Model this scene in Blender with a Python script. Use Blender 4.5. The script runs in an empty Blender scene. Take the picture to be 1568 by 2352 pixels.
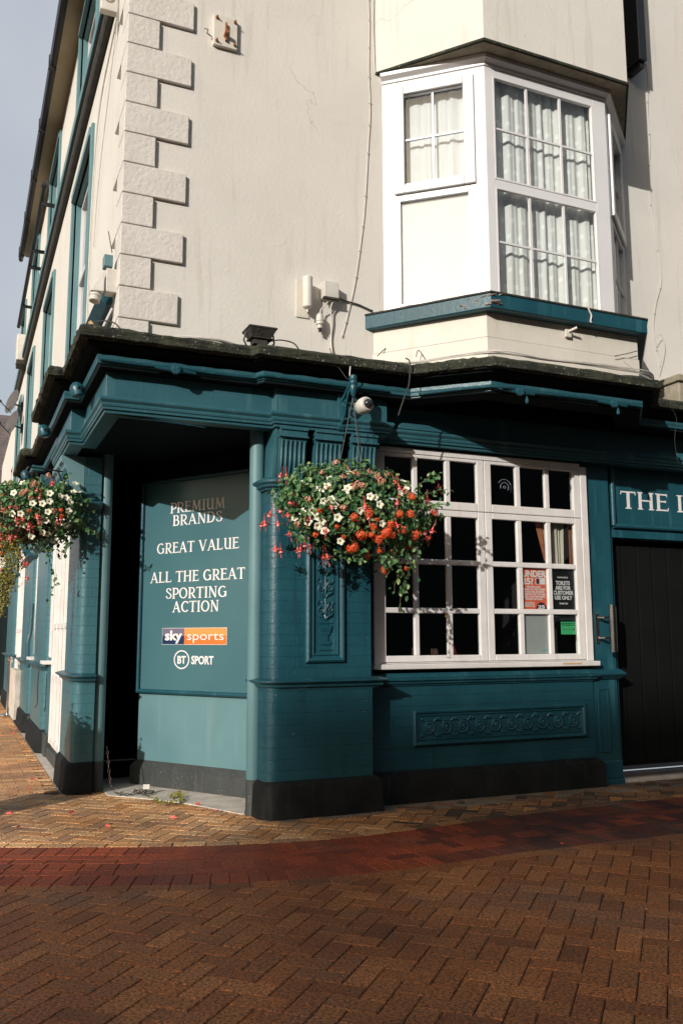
import bpy, math, random
import numpy as np
from mathutils import Vector
R = math.radians
rnd = random.Random(7)
SC = bpy.context.scene
COL = SC.collection

# ------------------------------------------------------------------ camera
CAMH = 1.4
YAW, PITCH, ROLL, FPX = R(66.5656), R(8.0941), R(-.147), 2011.67
fw = np.array([math.cos(YAW)*math.cos(PITCH), math.sin(YAW)*math.cos(PITCH), math.sin(PITCH)])
r0 = np.array([math.sin(YAW), -math.cos(YAW), 0.]); u0 = np.cross(r0, fw)
rt = math.cos(ROLL)*r0+math.sin(ROLL)*u0; up = -math.sin(ROLL)*r0+math.cos(ROLL)*u0
cam = bpy.data.cameras.new('camera'); co = bpy.data.objects.new('camera', cam); COL.objects.link(co)
from mathutils import Matrix
M = Matrix(((rt[0], up[0], -fw[0], 0), (rt[1], up[1], -fw[1], 0), (rt[2], up[2], -fw[2], CAMH), (0, 0, 0, 1)))
co.matrix_world = M
cam.sensor_fit = 'VERTICAL'; cam.sensor_height = 36; cam.sensor_width = 24; cam.lens = 36*FPX/2352
cam.clip_start = .05; cam.clip_end = 2000
SC.camera = co
CC = np.array([0, 0, CAMH])
def ray(x, y): return rt*((x-784)/FPX)-up*((y-1176)/FPX)+fw
def hit(x, y, ax, val):
    "photo measurement (1568 px wide) -> the point of a real plane it lies on"
    d = ray(x, y); return CC+d*((val-CC[ax])/d[ax])

# ------------------------------------------------------------------ helpers
class MB:
    def __init__(s): s.v = []; s.f = []; s.m = []; s.mi = 0
    def add(s, vs, fs):
        n = len(s.v); s.v += [tuple(map(float, p)) for p in vs]
        s.f += [tuple(i+n for i in f) for f in fs]; s.m += [s.mi]*len(fs); return s
    def box(s, x0, x1, y0, y1, z0, z1):
        return s.add([(x0,y0,z0),(x1,y0,z0),(x1,y1,z0),(x0,y1,z0),(x0,y0,z1),(x1,y0,z1),(x1,y1,z1),(x0,y1,z1)],
                     [(0,3,2,1),(4,5,6,7),(0,1,5,4),(1,2,6,5),(2,3,7,6),(3,0,4,7)])
    def prism(s, poly, z0, z1, top=None):
        n = len(poly); tp = top or poly
        s.add([(p[0],p[1],z0) for p in poly]+[(p[0],p[1],z1) for p in tp],
              [tuple(range(n))[::-1], tuple(range(n, 2*n))]+[(i,(i+1)%n,n+(i+1)%n,n+i) for i in range(n)]); return s
    def fr(s, O, u, v, n, poly, d0, d1):
        "polygon in the frame O,u,v extruded along n from d0 to d1"
        O, u, v, n = map(np.array, (O, u, v, n)); k = len(poly)
        s.add([O+u*a+v*b+n*d0 for a, b in poly]+[O+u*a+v*b+n*d1 for a, b in poly],
              [tuple(range(k))[::-1], tuple(range(k, 2*k))]+[(i,(i+1)%k,k+(i+1)%k,k+i) for i in range(k)]); return s
    def fbox(s, O, u, v, n, a0, a1, b0, b1, d0, d1):
        return s.fr(O, u, v, n, [(a0,b0),(a1,b0),(a1,b1),(a0,b1)], d0, d1)
    def sweep(s, path, prof, closed=False, caps=True):
        "closed profile of (out, z) swept along a plan path, mitred; out is to the right of travel"
        P = [np.array(p, float) for p in path]; n = len(P); k = len(prof); offs = []
        for i in range(n):
            a = P[i]-P[i-1] if (i > 0 or closed) else P[1]-P[0]
            b = P[(i+1) % n]-P[i] if (i < n-1 or closed) else P[-1]-P[-2]
            a = a/np.hypot(*a); b = b/np.hypot(*b)
            na = np.array([a[1], -a[0]]); nb = np.array([b[1], -b[0]])
            m = na+nb; m = m/np.dot(m, na) if np.dot(m, na) > .1 else na
            offs.append(m)
        vs = []
        for i in range(n):
            for o, z in prof: q = P[i]+offs[i]*o; vs.append((q[0], q[1], z))
        fs = []
        for i in range(n if closed else n-1):
            j = (i+1) % n
            for t in range(k): fs.append((i*k+t, j*k+t, j*k+(t+1) % k, i*k+(t+1) % k))
        if caps and not closed: fs += [tuple(range(k)), tuple(range((n-1)*k, n*k))[::-1]]
        return s.add(vs, fs)
    def tube(s, pts, r, n=6, caps=True):
        P = [np.array(p, float) for p in pts]; m = len(P)
        rs = r if hasattr(r, '__len__') else [r]*m; vs = []; fs = []; prev = None
        for i in range(m):
            t = P[min(i+1, m-1)]-P[max(i-1, 0)]; t = t/(np.linalg.norm(t)+1e-12)
            if prev is None:
                a = np.array([0, 0, 1.]) if abs(t[2]) < .9 else np.array([1., 0, 0]); e = np.cross(t, a)
            else: e = prev-t*np.dot(prev, t)
            e = e/(np.linalg.norm(e)+1e-12); prev = e; g = np.cross(t, e)
            for j in range(n):
                an = 2*math.pi*j/n; vs.append(P[i]+(e*math.cos(an)+g*math.sin(an))*rs[i])
        for i in range(m-1):
            for j in range(n): fs.append((i*n+j, i*n+(j+1) % n, (i+1)*n+(j+1) % n, (i+1)*n+j))
        if caps: fs += [tuple(range(n))[::-1], tuple(range((m-1)*n, m*n))]
        return s.add(vs, fs)
    def lathe(s, O, prof, n=16, ax=(0,0,1)):
        ax = np.array(ax, float); ax /= np.linalg.norm(ax)
        a = np.array([0, 0, 1.]) if abs(ax[2]) < .9 else np.array([1., 0, 0])
        e = np.cross(ax, a); e /= np.linalg.norm(e); g = np.cross(ax, e); O = np.array(O, float); vs = []; fs = []
        for r, h in prof:
            for j in range(n):
                t = 2*math.pi*j/n; vs.append(O+ax*h+(e*math.cos(t)+g*math.sin(t))*r)
        m = len(prof)
        for i in range(m-1):
            for j in range(n): fs.append((i*n+j, i*n+(j+1) % n, (i+1)*n+(j+1) % n, (i+1)*n+j))
        fs += [tuple(range(n))[::-1], tuple(range((m-1)*n, m*n))]
        return s.add(vs, fs)
    def build(s, name, mats, parent=None, smooth=False, bevel=0, world=True, ang=35):
        o0 = worldloc(parent) if world else Vector((0, 0, 0))
        me = bpy.data.meshes.new(name)
        me.from_pydata([(a-o0[0], b-o0[1], c-o0[2]) for a, b, c in s.v], [], s.f)
        for m in (mats if isinstance(mats, (list, tuple)) else [mats]): me.materials.append(m)
        if any(s.m): me.polygons.foreach_set('material_index', s.m)
        me.validate(); me.update()
        if smooth:
            me.polygons.foreach_set('use_smooth', [True]*len(me.polygons))
            try: me.set_sharp_from_angle(angle=R(ang))
            except Exception: pass
        o = bpy.data.objects.new(name, me); COL.objects.link(o)
        if parent: o.parent = parent
        if bevel:
            b = o.modifiers.new('bevel', 'BEVEL'); b.width = bevel; b.segments = 2; b.limit_method = 'ANGLE'
        return o
def worldloc(o):
    v = Vector((0, 0, 0))
    while o is not None: v = v+o.location; o = o.parent
    return v
def tag(o, label=None, cat=None, group=None, kind=None):
    if label: o['label'] = label
    if cat: o['category'] = cat
    if group: o['group'] = group
    if kind: o['kind'] = kind
    return o
def empty(name, loc, label, cat, group=None):
    o = bpy.data.objects.new(name, None); COL.objects.link(o); o.location = loc
    o.empty_display_size = .2; return tag(o, label, cat, group)
def wall(mb, ax, val, back, u0, u1, z0, z1, holes):
    "wall face on plane ax=val with openings and reveals going to `back`"
    us = sorted({u0, u1, *[h[0] for h in holes], *[h[1] for h in holes]}); zs = sorted({z0, z1, *[h[2] for h in holes], *[h[3] for h in holes]})
    def P(d, u, z): return (d, u, z) if ax == 0 else (u, d, z)
    for i in range(len(us)-1):
        for j in range(len(zs)-1):
            cu, cz = (us[i]+us[i+1])/2, (zs[j]+zs[j+1])/2
            if any(h[0] < cu < h[1] and h[2] < cz < h[3] for h in holes): continue
            mb.add([P(val, us[i], zs[j]), P(val, us[i+1], zs[j]), P(val, us[i+1], zs[j+1]), P(val, us[i], zs[j+1])], [(0,1,2,3)])
    for a, b, c, d in holes:
        q = [(a, c), (b, c), (b, d), (a, d)]
        for i in range(4):
            e, f = q[i], q[(i+1) % 4]
            mb.add([P(val, *e), P(val, *f), P(back, *f), P(back, *e)], [(0,1,2,3)])
def arc(cx, cy, r, a0, a1, n): return [(cx+r*math.cos(R(a0+(a1-a0)*i/n)), cy+r*math.sin(R(a0+(a1-a0)*i/n))) for i in range(n+1)]

# ------------------------------------------------------------------ materials
def new_mat(name):
    m = bpy.data.materials.new(name); m.use_nodes = True
    nt = m.node_tree; b = nt.nodes['Principled BSDF']; return m, nt, b
def pm(name, c1, c2=None, scale=3., rough=.6, bump=0., bscale=30., metal=0., spec=.5, specks=0., sscale=60., speckc=(.5,.5,.45), streak=None, rvar=0., crack=0):
    m, nt, b = new_mat(name); N = nt.nodes; L = nt.links
    tc = N.new('ShaderNodeTexCoord')
    b.inputs['Roughness'].default_value = rough; b.inputs['Metallic'].default_value = metal
    b.inputs['Specular IOR Level'].default_value = spec
    c2 = c2 or tuple(x*.82 for x in c1)
    def noise(sc, det=6, vec=None):
        n = N.new('ShaderNodeTexNoise'); n.inputs['Scale'].default_value = sc; n.inputs['Detail'].default_value = det
        n.inputs['Roughness'].default_value = .6
        L.new(vec or tc.outputs['Object'], n.inputs['Vector']); return n.outputs['Fac']
    def ramp(src, a, b_, ca=(0,0,0,1), cb=(1,1,1,1)):
        r = N.new('ShaderNodeValToRGB'); r.color_ramp.elements[0].position = a; r.color_ramp.elements[1].position = b_
        r.color_ramp.elements[0].color = ca; r.color_ramp.elements[1].color = cb; L.new(src, r.inputs[0]); return r.outputs['Color']
    def mix(f, a, b_):
        x = N.new('ShaderNodeMix'); x.data_type = 'RGBA'; L.new(f, x.inputs[0])
        for i, c in ((6, a), (7, b_)):
            if isinstance(c, tuple): x.inputs[i].default_value = (*c[:3], 1)
            else: L.new(c, x.inputs[i])
        return x.outputs[2]
    nf = noise(scale); col = mix(ramp(nf, .35, .65), c1, c2)
    if streak:                                     # vertical run-off stains: a wear colour of its own
        mp = N.new('ShaderNodeMapping'); mp.inputs['Scale'].default_value = (6, 6, .5); L.new(tc.outputs['Object'], mp.inputs[0])
        col = mix(ramp(noise(1.6, 8, mp.outputs[0]), .56, .8), col, streak)
    if crack:
        vo = N.new('ShaderNodeTexVoronoi'); vo.feature = 'DISTANCE_TO_EDGE'; vo.inputs['Scale'].default_value = crack
        mp2 = N.new('ShaderNodeMapping'); mp2.inputs['Scale'].default_value = (1, 1, .55); wv_ = N.new('ShaderNodeVectorMath'); wv_.operation = 'ADD'
        nn = N.new('ShaderNodeTexNoise'); nn.inputs['Scale'].default_value = 4; nn.inputs['Detail'].default_value = 5; L.new(tc.outputs['Object'], nn.inputs['Vector'])
        sc_ = N.new('ShaderNodeVectorMath'); sc_.operation = 'SCALE'; sc_.inputs[3].default_value = .25; L.new(nn.outputs['Color'], sc_.inputs[0])
        L.new(tc.outputs['Object'], mp2.inputs[0]); L.new(mp2.outputs[0], wv_.inputs[0]); L.new(sc_.outputs[0], wv_.inputs[1]); L.new(wv_.outputs[0], vo.inputs['Vector'])
        k1 = N.new('ShaderNodeMath'); k1.operation = 'LESS_THAN'; k1.inputs[1].default_value = .0028; L.new(vo.outputs['Distance'], k1.inputs[0])
        k2 = N.new('ShaderNodeMath'); k2.operation = 'MULTIPLY'; L.new(k1.outputs[0], k2.inputs[0]); L.new(ramp(noise(.9, 3), .52, .60), k2.inputs[1])
        k3 = N.new('ShaderNodeMath'); k3.operation = 'MULTIPLY'; k3.inputs[1].default_value = .28; L.new(k2.outputs[0], k3.inputs[0])
        col = mix(k3.outputs[0], col, (.30,.26,.21))
    if specks: col = mix(ramp(noise(sscale, 2), specks, specks+.03), col, speckc)
    L.new(col, b.inputs['Base Color'])
    if rvar:
        mr = N.new('ShaderNodeMapRange'); mr.inputs[3].default_value = rough-rvar; mr.inputs[4].default_value = rough+rvar
        L.new(noise(scale*4), mr.inputs[0]); L.new(mr.outputs[0], b.inputs['Roughness'])
    if bump:
        bp = N.new('ShaderNodeBump'); bp.inputs['Strength'].default_value = bump; bp.inputs['Distance'].default_value = .01
        L.new(noise(bscale, 8), bp.inputs['Height']); L.new(bp.outputs[0], b.inputs['Normal'])
    m['_'] = 1; return m
def brick_mat(name, c1, c2, bw, rh, mortar=.004, rough=.36, depth=.004, streak=None):
    m = pm(name, c1, c2, 2.5, rough, .25, 40, streak=streak, specks=.74, sscale=45, speckc=(.3,.34,.34)); nt = m.node_tree; N = nt.nodes; L = nt.links
    g = N.new('ShaderNodeNewGeometry'); sp = N.new('ShaderNodeSeparateXYZ'); L.new(g.outputs['Position'], sp.inputs[0])
    s = N.new('ShaderNodeMath'); s.operation = 'SUBTRACT'; L.new(sp.outputs[0], s.inputs[0]); L.new(sp.outputs[1], s.inputs[1])
    c = N.new('ShaderNodeCombineXYZ'); L.new(s.outputs[0], c.inputs[0]); L.new(sp.outputs[2], c.inputs[1])
    bt = N.new('ShaderNodeTexBrick'); L.new(c.outputs[0], bt.inputs['Vector']); bt.inputs['Scale'].default_value = 1
    bt.inputs['Brick Width'].default_value = bw; bt.inputs['Row Height'].default_value = rh; bt.inputs['Mortar Size'].default_value = mortar
    bt.inputs['Mortar Smooth'].default_value = .4
    old = [n for n in N if n.type == 'BUMP'][0]
    bp = N.new('ShaderNodeBump'); bp.invert = True; bp.inputs['Strength'].default_value = 1; bp.inputs['Distance'].default_value = depth
    L.new(bt.outputs['Fac'], bp.inputs['Height']); L.new(old.outputs[0], bp.inputs['Normal']); L.new(bp.outputs[0], nt.nodes['Principled BSDF'].inputs['Normal'])
    return m
TEAL = (.014, .078, .101); TEAL2 = (.008, .058, .080)
m_teal = pm('teal_paint', TEAL, TEAL2, 2.2, .38, .22, 35, streak=(.05,.17,.20), specks=.76, sscale=50, speckc=(.3,.36,.36), rvar=.08)
m_fasc = pm('sunlit_teal_fascia', (.034,.118,.142), (.024,.095,.118), 2.2, .38, .25, 35, streak=(.07,.17,.19), specks=.75, sscale=50, speckc=(.3,.36,.36), rvar=.08)  # the pier teal made lighter: sunlight on the fascia put into the colour
m_teal_wall = pm('teal_smooth_render', (.115,.225,.24), (.09,.19,.205), 1.6, .5, .12, 60, streak=(.15,.24,.25))
m_board = pm('teal_sign_enamel', (.062,.150,.168), (.055,.135,.155), 1.2, .22, .0)
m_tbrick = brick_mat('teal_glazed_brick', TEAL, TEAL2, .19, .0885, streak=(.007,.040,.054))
m_tbrick2 = brick_mat('sunlit_faded_teal_brick', (.048,.142,.165), (.038,.12,.142), .19, .0885, streak=(.06,.16,.18))  # paler for the side piers: fading plus stronger sunlight put into the colour
m_cream = pm('cream_masonry_paint', (.68,.65,.59), (.63,.60,.54), 1.1, .8, .35, 28, streak=(.52,.485,.42), specks=.79, sscale=30, speckc=(.35,.30,.24), crack=.8)
m_creamw = pm('cream_board_paint', (.66,.62,.54), (.60,.56,.48), 3, .6, .3, 20, streak=(.5,.45,.36))
m_quoin = pm('cream_quoin_paint', (.67,.63,.575), (.60,.565,.51), 3, .8, .8, 26, specks=.74, sscale=40, speckc=(.42,.38,.3))
m_white = pm('white_gloss_paint', (.74,.71,.68), (.66,.63,.60), 5, .4, .25, 25, streak=(.55,.51,.46), specks=.75, sscale=35, speckc=(.35,.25,.15))
m_pvc = pm('white_plastic_frame', (.70,.69,.69), (.66,.65,.65), 2, .35)
m_black = pm('black_masonry_paint', (.008,.009,.009), (.016,.017,.017), 4, .75, .5, 30, spec=.15, specks=.73, sscale=35, speckc=(.15,.15,.13), streak=(.03,.032,.03))
m_grey_pl = pm('dark_grey_masonry_paint', (.045,.05,.048), (.032,.036,.035), 4, .6, .6, 34, specks=.68, sscale=60, speckc=(.2,.2,.18), streak=(.09,.09,.08))
m_dark = pm('black_matt_paint_and_shade', (.006,.0065,.0065), (.004,.0045,.0045), 3, .85, spec=.15)
m_soffit = pm('shaded_teal_soffit', (.004,.010,.012), (.003,.007,.009), 3, .8, spec=.1)  # shade of the porch and other recesses put into a near-black teal
m_eave = pm('ochre_cream_soffit', (.52,.45,.31), (.46,.39,.26), 2, .85)  # lighter than the bay soffit: bounced light put into the eaves colour
m_soffcream = pm('stained_cream_soffit', (.30,.26,.19), (.17,.145,.10), 5, .85, .4, 25)
m_moss = pm('mossy_lead_and_felt', (.012,.013,.011), (.045,.05,.028), 9, .95, 1., 60, specks=.66, sscale=55, speckc=(.28,.28,.2))
m_lead = pm('weathered_black_timber', (.02,.02,.019), (.05,.045,.035), 9, .8, .8, 40)
m_cove = pm('shade_black_cornice', (.005,.007,.008), (.008,.011,.012), 9, .9, .5, 40, spec=.1)  # deep shade under the ledge and cornice strip painted as near-black
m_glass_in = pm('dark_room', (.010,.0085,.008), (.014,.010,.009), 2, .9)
m_chrome = pm('polished_steel', (.62,.60,.58), (.5,.49,.48), 8, .16, 0, metal=1)
m_iron = pm('black_iron', (.015,.016,.017), None, 8, .5)
m_cable = pm('pale_cable', (.62,.58,.52), None, 8, .6)
m_cabledark = pm('dark_cable', (.05,.05,.045), None, 8, .6)
m_plastic = pm('aged_white_plastic', (.62,.59,.54), (.52,.49,.43), 9, .5)
m_concrete = pm('pale_concrete', (.62,.56,.48), (.44,.39,.33), 5, .9, .12, 40, specks=.66, sscale=70, speckc=(.12,.1,.08))
m_letter = pm('white_lettering', (.80,.76,.74), (.74,.70,.68), 9, .5)
m_rust = pm('rust', (.20,.07,.02), (.32,.14,.05), 30, .9)
m_wood = pm('raw_timber', (.62,.42,.20), (.5,.3,.14), 30, .8)
m_slate = brick_mat('slate_roof', (.10,.085,.09), (.16,.12,.11), .32, .22, .012, .8, .03, streak=(.13,.13,.05))
m_sand = pm('jointing_sand', (.035,.022,.014), (.055,.035,.022), 9, .95)

def glass_mat(name, tint=(1,1,1), refl=.9, rough=.01):
    m, nt, b = new_mat(name); N = nt.nodes; L = nt.links; N.remove(b)
    g = N.new('ShaderNodeBsdfGlossy'); g.inputs['Roughness'].default_value = rough; g.inputs['Color'].default_value = (.9,.93,.95,1)
    t = N.new('ShaderNodeBsdfTransparent'); t.inputs['Color'].default_value = (*tint, 1)
    f = N.new('ShaderNodeLayerWeight'); pw = N.new('ShaderNodeMath'); pw.operation = 'POWER'; pw.inputs[1].default_value = 5; L.new(f.outputs['Facing'], pw.inputs[0])
    k = N.new('ShaderNodeMath'); k.operation = 'MULTIPLY_ADD'; k.inputs[1].default_value = refl*.9; k.inputs[2].default_value = .035; L.new(pw.outputs[0], k.inputs[0])
    x = N.new('ShaderNodeMixShader'); L.new(k.outputs[0], x.inputs[0]); L.new(t.outputs[0], x.inputs[1]); L.new(g.outputs[0], x.inputs[2])
    L.new(x.outputs[0], N['Material Output'].inputs[0]); return m
m_glass = glass_mat('window_glass', (.93,.95,.95), .9)

# ------------------------------------------------------------------ light
SUN = Vector((1.24, 1.0, -.58)).normalized()
elev = math.asin(-SUN.z)
W = bpy.data.worlds.new('World'); SC.world = W; W.use_nodes = True
nt = W.node_tree; bg = nt.nodes['Background']
sky = nt.nodes.new('ShaderNodeTexSky'); sky.sky_type = 'NISHITA'; sky.sun_disc = False
sky.sun_elevation = elev; sky.sun_rotation = math.atan2(-SUN.x, -SUN.y); sky.air_density = 1.3; sky.dust_density = 4.; sky.ozone_density = 1.
nt.links.new(sky.outputs[0], bg.inputs[0]); bg.inputs[1].default_value = .145
# a bright veil of thin cloud standing in the sky beyond the pub
wtc = nt.nodes.new('ShaderNodeTexCoord'); wsp = nt.nodes.new('ShaderNodeSeparateXYZ'); nt.links.new(wtc.outputs['Generated'], wsp.inputs[0])
wmr = nt.nodes.new('ShaderNodeMapRange'); wmr.interpolation_type = 'SMOOTHSTEP'; wmr.inputs[1].default_value = .35; wmr.inputs[2].default_value = .75; nt.links.new(wsp.outputs[1], wmr.inputs[0])
wn = nt.nodes.new('ShaderNodeTexNoise'); wn.inputs['Scale'].default_value = 3.; wn.inputs['Detail'].default_value = 4; nt.links.new(wtc.outputs['Generated'], wn.inputs[0])
wr = nt.nodes.new('ShaderNodeMapRange'); wr.inputs[1].default_value = .3; wr.inputs[2].default_value = .7; wr.inputs[3].default_value = .55; wr.inputs[4].default_value = .95; nt.links.new(wn.outputs['Fac'], wr.inputs[0])
wm = nt.nodes.new('ShaderNodeMath'); wm.operation = 'MULTIPLY'; nt.links.new(wmr.outputs[0], wm.inputs[0]); nt.links.new(wr.outputs[0], wm.inputs[1])
bg2 = nt.nodes.new('ShaderNodeBackground'); bg2.inputs[0].default_value = (.86,.91,1,1); bg2.inputs[1].default_value = .72
wx = nt.nodes.new('ShaderNodeMixShader'); nt.links.new(wm.outputs[0], wx.inputs[0]); nt.links.new(bg.outputs[0], wx.inputs[1]); nt.links.new(bg2.outputs[0], wx.inputs[2]); nt.links.new(wx.outputs[0], nt.nodes['World Output'].inputs[0])
sl = bpy.data.lights.new('sun', 'SUN'); sl.energy = 4.2; sl.angle = R(.5); sl.color = (1, .962, .92)
so = bpy.data.objects.new('sun', sl); COL.objects.link(so); so.rotation_euler = SUN.to_track_quat('-Z', 'Y').to_euler(); so.location = (-20, -15, 12)
SC.view_settings.view_transform = 'Standard'; SC.view_settings.look = 'None'; SC.view_settings.gamma = 1; SC.view_settings.exposure = -.1
SC.cycles.max_bounces = 6; SC.cycles.transparent_max_bounces = 12
# ------------------------------------------------------------------ ground
def paver_mat(name, cols, rough=.62):
    m, nt, b = new_mat(name); N = nt.nodes; L = nt.links
    at_ = N.new('ShaderNodeAttribute'); at_.attribute_name = 'rnd'; tc = N.new('ShaderNodeTexCoord')
    r = N.new('ShaderNodeValToRGB'); el = r.color_ramp.elements; el[0].color = (*cols[0], 1); el[1].color = (*cols[-1], 1)
    for i, c in enumerate(cols[1:-1]): e = el.new((i+1)/(len(cols)-1)); e.color = (*c, 1)
    L.new(at_.outputs['Fac'], r.inputs[0]); col = r.outputs[0]
    def nz(sc, det=6):
        n = N.new('ShaderNodeTexNoise'); n.inputs['Scale'].default_value = sc; n.inputs['Detail'].default_value = det; L.new(tc.outputs['Object'], n.inputs[0]); return n.outputs['Fac']
    def mx(f, a, b_, blend='MIX', lo=.4, hi=.65):
        mr = N.new('ShaderNodeMapRange'); mr.inputs[1].default_value = lo; mr.inputs[2].default_value = hi; L.new(f, mr.inputs[0])
        x = N.new('ShaderNodeMix'); x.data_type = 'RGBA'; x.blend_type = blend; L.new(mr.outputs[0], x.inputs[0])
        for i, c in ((6, a), (7, b_)):
            if isinstance(c, tuple): x.inputs[i].default_value = (*c, 1)
            else: L.new(c, x.inputs[i])
        return x.outputs[2]
    col = mx(nz(1.1, 4), col, (.17, .12, .085), lo=.55, hi=.85)             # greyed, trodden patches
    col = mx(nz(.8, 5), col, (.55, .5, .45), 'MULTIPLY', .45, .7)           # damp, darker patches
    col = mx(nz(70, 3), col, (.34, .32, .30), 'MULTIPLY', .47, .60)
    col = mx(nz(85, 2), col, (1.9, 1.75, 1.6), 'MULTIPLY', .54, .64)
    col = mx(nz(260, 2), col, (1.6, 1.5, 1.4), 'MULTIPLY', .55, .7)         # sand grains
    col = mx(nz(170, 2), col, (.35, .33, .3), 'MULTIPLY', .56, .66)
    L.new(col, b.inputs['Base Color'])
    mr = N.new('ShaderNodeMapRange'); mr.inputs[3].default_value = rough-.16; mr.inputs[4].default_value = rough+.2; L.new(nz(1.4), mr.inputs[0]); L.new(mr.outputs[0], b.inputs['Roughness'])
    bp = N.new('ShaderNodeBump'); bp.inputs['Strength'].default_value = .8; bp.inputs['Distance'].default_value = .004
    L.new(nz(140, 4), bp.inputs['Height']); L.new(bp.outputs[0], b.inputs['Normal']); return m
m_pav = paver_mat('brown_clay_pavers', [(.24,.078,.017),(.38,.13,.030),(.30,.11,.028),(.46,.175,.048)])
m_pavtan = paver_mat('buff_clay_pavers', [(.07,.045,.028),(.55,.26,.095),(.78,.42,.18),(.44,.25,.13),(.86,.52,.25)])
m_red = paver_mat('red_clay_pavers', [(.035,.009,.006),(.31,.056,.013),(.42,.080,.018),(.27,.048,.013),(.38,.085,.022)])
def clip(poly, p, n):
    "keep the part of poly where (q-p).n <= 0"
    out = []; k = len(poly)
    for i in range(k):
        a, b = poly[i], poly[(i+1) % k]
        da = (a[0]-p[0])*n[0]+(a[1]-p[1])*n[1]; db = (b[0]-p[0])*n[0]+(b[1]-p[1])*n[1]
        if da <= 0: out.append(a)
        if da*db < 0: t = da/(da-db); out.append((a[0]+(b[0]-a[0])*t, a[1]+(b[1]-a[1])*t))
    return out
def inset(poly, d):
    k = len(poly); A = sum(poly[i][0]*poly[(i+1) % k][1]-poly[(i+1) % k][0]*poly[i][1] for i in range(k))/2
    if A < 0: poly = poly[::-1]
    if abs(A) < .0025: return None, None
    ls = []
    for i in range(k):
        a, b = poly[i], poly[(i+1) % k]; e = math.hypot(b[0]-a[0], b[1]-a[1])
        if e < 1e-5: return None, None
        nx, ny = (b[1]-a[1])/e, -(b[0]-a[0])/e; ls.append(((a[0]-nx*d, a[1]-ny*d), (nx, ny)))
    q = poly
    for p, n in ls: q = clip(q, p, n)
    return poly, q
def dist2(a, b): return (a[0]-b[0])**2+(a[1]-b[1])**2
def paver(mb, poly, rn, gap=.0022, bev=.0042, z=0.):
    if getattr(mb, 'wet', None): rn = mb.wet(poly, rn)  # wet: hook that puts the right-hand shade into the block tone
    gap = getattr(mb, 'gap', gap)
    poly, o = inset(poly, gap)
    if not o or len(o) < 3: return
    _, t = inset(o, bev)
    if not t or len(t) != len(o) or len(t) < 3: t = list(o)
    dz = [rnd.uniform(-.001, .001)]; tl = (rnd.uniform(-.006, .006), rnd.uniform(-.006, .006)); cx = sum(p[0] for p in t)/len(t); cy = sum(p[1] for p in t)/len(t)
    # align start corner
    j = min(range(len(t)), key=lambda i: dist2(t[i], o[0])); t = t[j:]+t[:j]
    k = len(o); f = lambda p: z+dz[0]+(p[0]-cx)*tl[0]+(p[1]-cy)*tl[1]
    mb.add([(p[0], p[1], z-.014) for p in o]+[(p[0], p[1], f(p)-.0045) for p in o]+[(p[0], p[1], f(p)) for p in t],
           [tuple(range(2*k, 3*k))]+[(k+i, k+(i+1) % k, 2*k+(i+1) % k, 2*k+i) for i in range(k)]+[(i, (i+1) % k, k+(i+1) % k, k+i) for i in range(k)])
    mb.rn += [rn]*(2*k+1)
def finish_pav(mb, name, mat):
    o = mb.build(name, mat); me = o.data
    a = me.attributes.new('rnd', 'FLOAT', 'FACE')
    vals = (mb.rn+[.5]*len(me.polygons))[:len(me.polygons)]; a.data.foreach_set('value', vals); tag(o, kind='structure'); return o
class PB(MB):
    def __init__(s): super().__init__(); s.rn = []; s.wet = None  # wet: optional hook, darkens blocks for the shade to the right
up_pts = [(-8,9.2),(-3,7.9),(-.8,7.05),(.334,6.57),(.88,6.33),(1.414,6.12),(2.0,5.95),(2.587,5.88),(3.4,5.95),(4.187,6.05),(5.9,6.12),(8,6.15),(13,6.2)]
lo_pts = [(-8,8.2),(-3,6.9),(-.8,6.05),(.294,5.575),(.8,5.36),(1.207,5.2),(1.7,5.06),(2.197,4.98),(2.9,4.99),(3.48,5.03),(4.8,5.03),(8,5.05),(13,5.1)]
def curve(pts, x):
    for i in range(len(pts)-1):
        if pts[i][0] <= x <= pts[i+1][0]:
            t = (x-pts[i][0])/(pts[i+1][0]-pts[i][0])
            p0 = pts[max(i-1, 0)]; p3 = pts[min(i+2, len(pts)-1)]; a, b = pts[i], pts[i+1]
            m0 = (b[1]-p0[1])/(b[0]-p0[0])*(b[0]-a[0]); m1 = (p3[1]-a[1])/(p3[0]-a[0])*(b[0]-a[0])
            return (2*t**3-3*t*t+1)*a[1]+(t**3-2*t*t+t)*m0+(-2*t**3+3*t*t)*b[1]+(t**3-t*t)*m1
    return pts[0][1] if x < pts[0][0] else pts[-1][1]
BL, BWd = .226, .113
def tang(pts, x):
    y = curve(pts, x); d = (curve(pts, x+.05)-curve(pts, x-.05))/.1; l = math.hypot(1, d); return (x, y), (-d/l, 1/l)
def keep_low(P, cx, cy):
    p, n = tang(lo_pts, cx); p = (p[0]-n[0]*BWd, p[1]-n[1]*BWd); return clip(P, p, n)
def keep_up(P, cx, cy):
    p, n = tang(up_pts, cx); p = (p[0]+n[0]*BWd, p[1]+n[1]*BWd); return clip(P, p, (-n[0], -n[1]))
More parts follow.
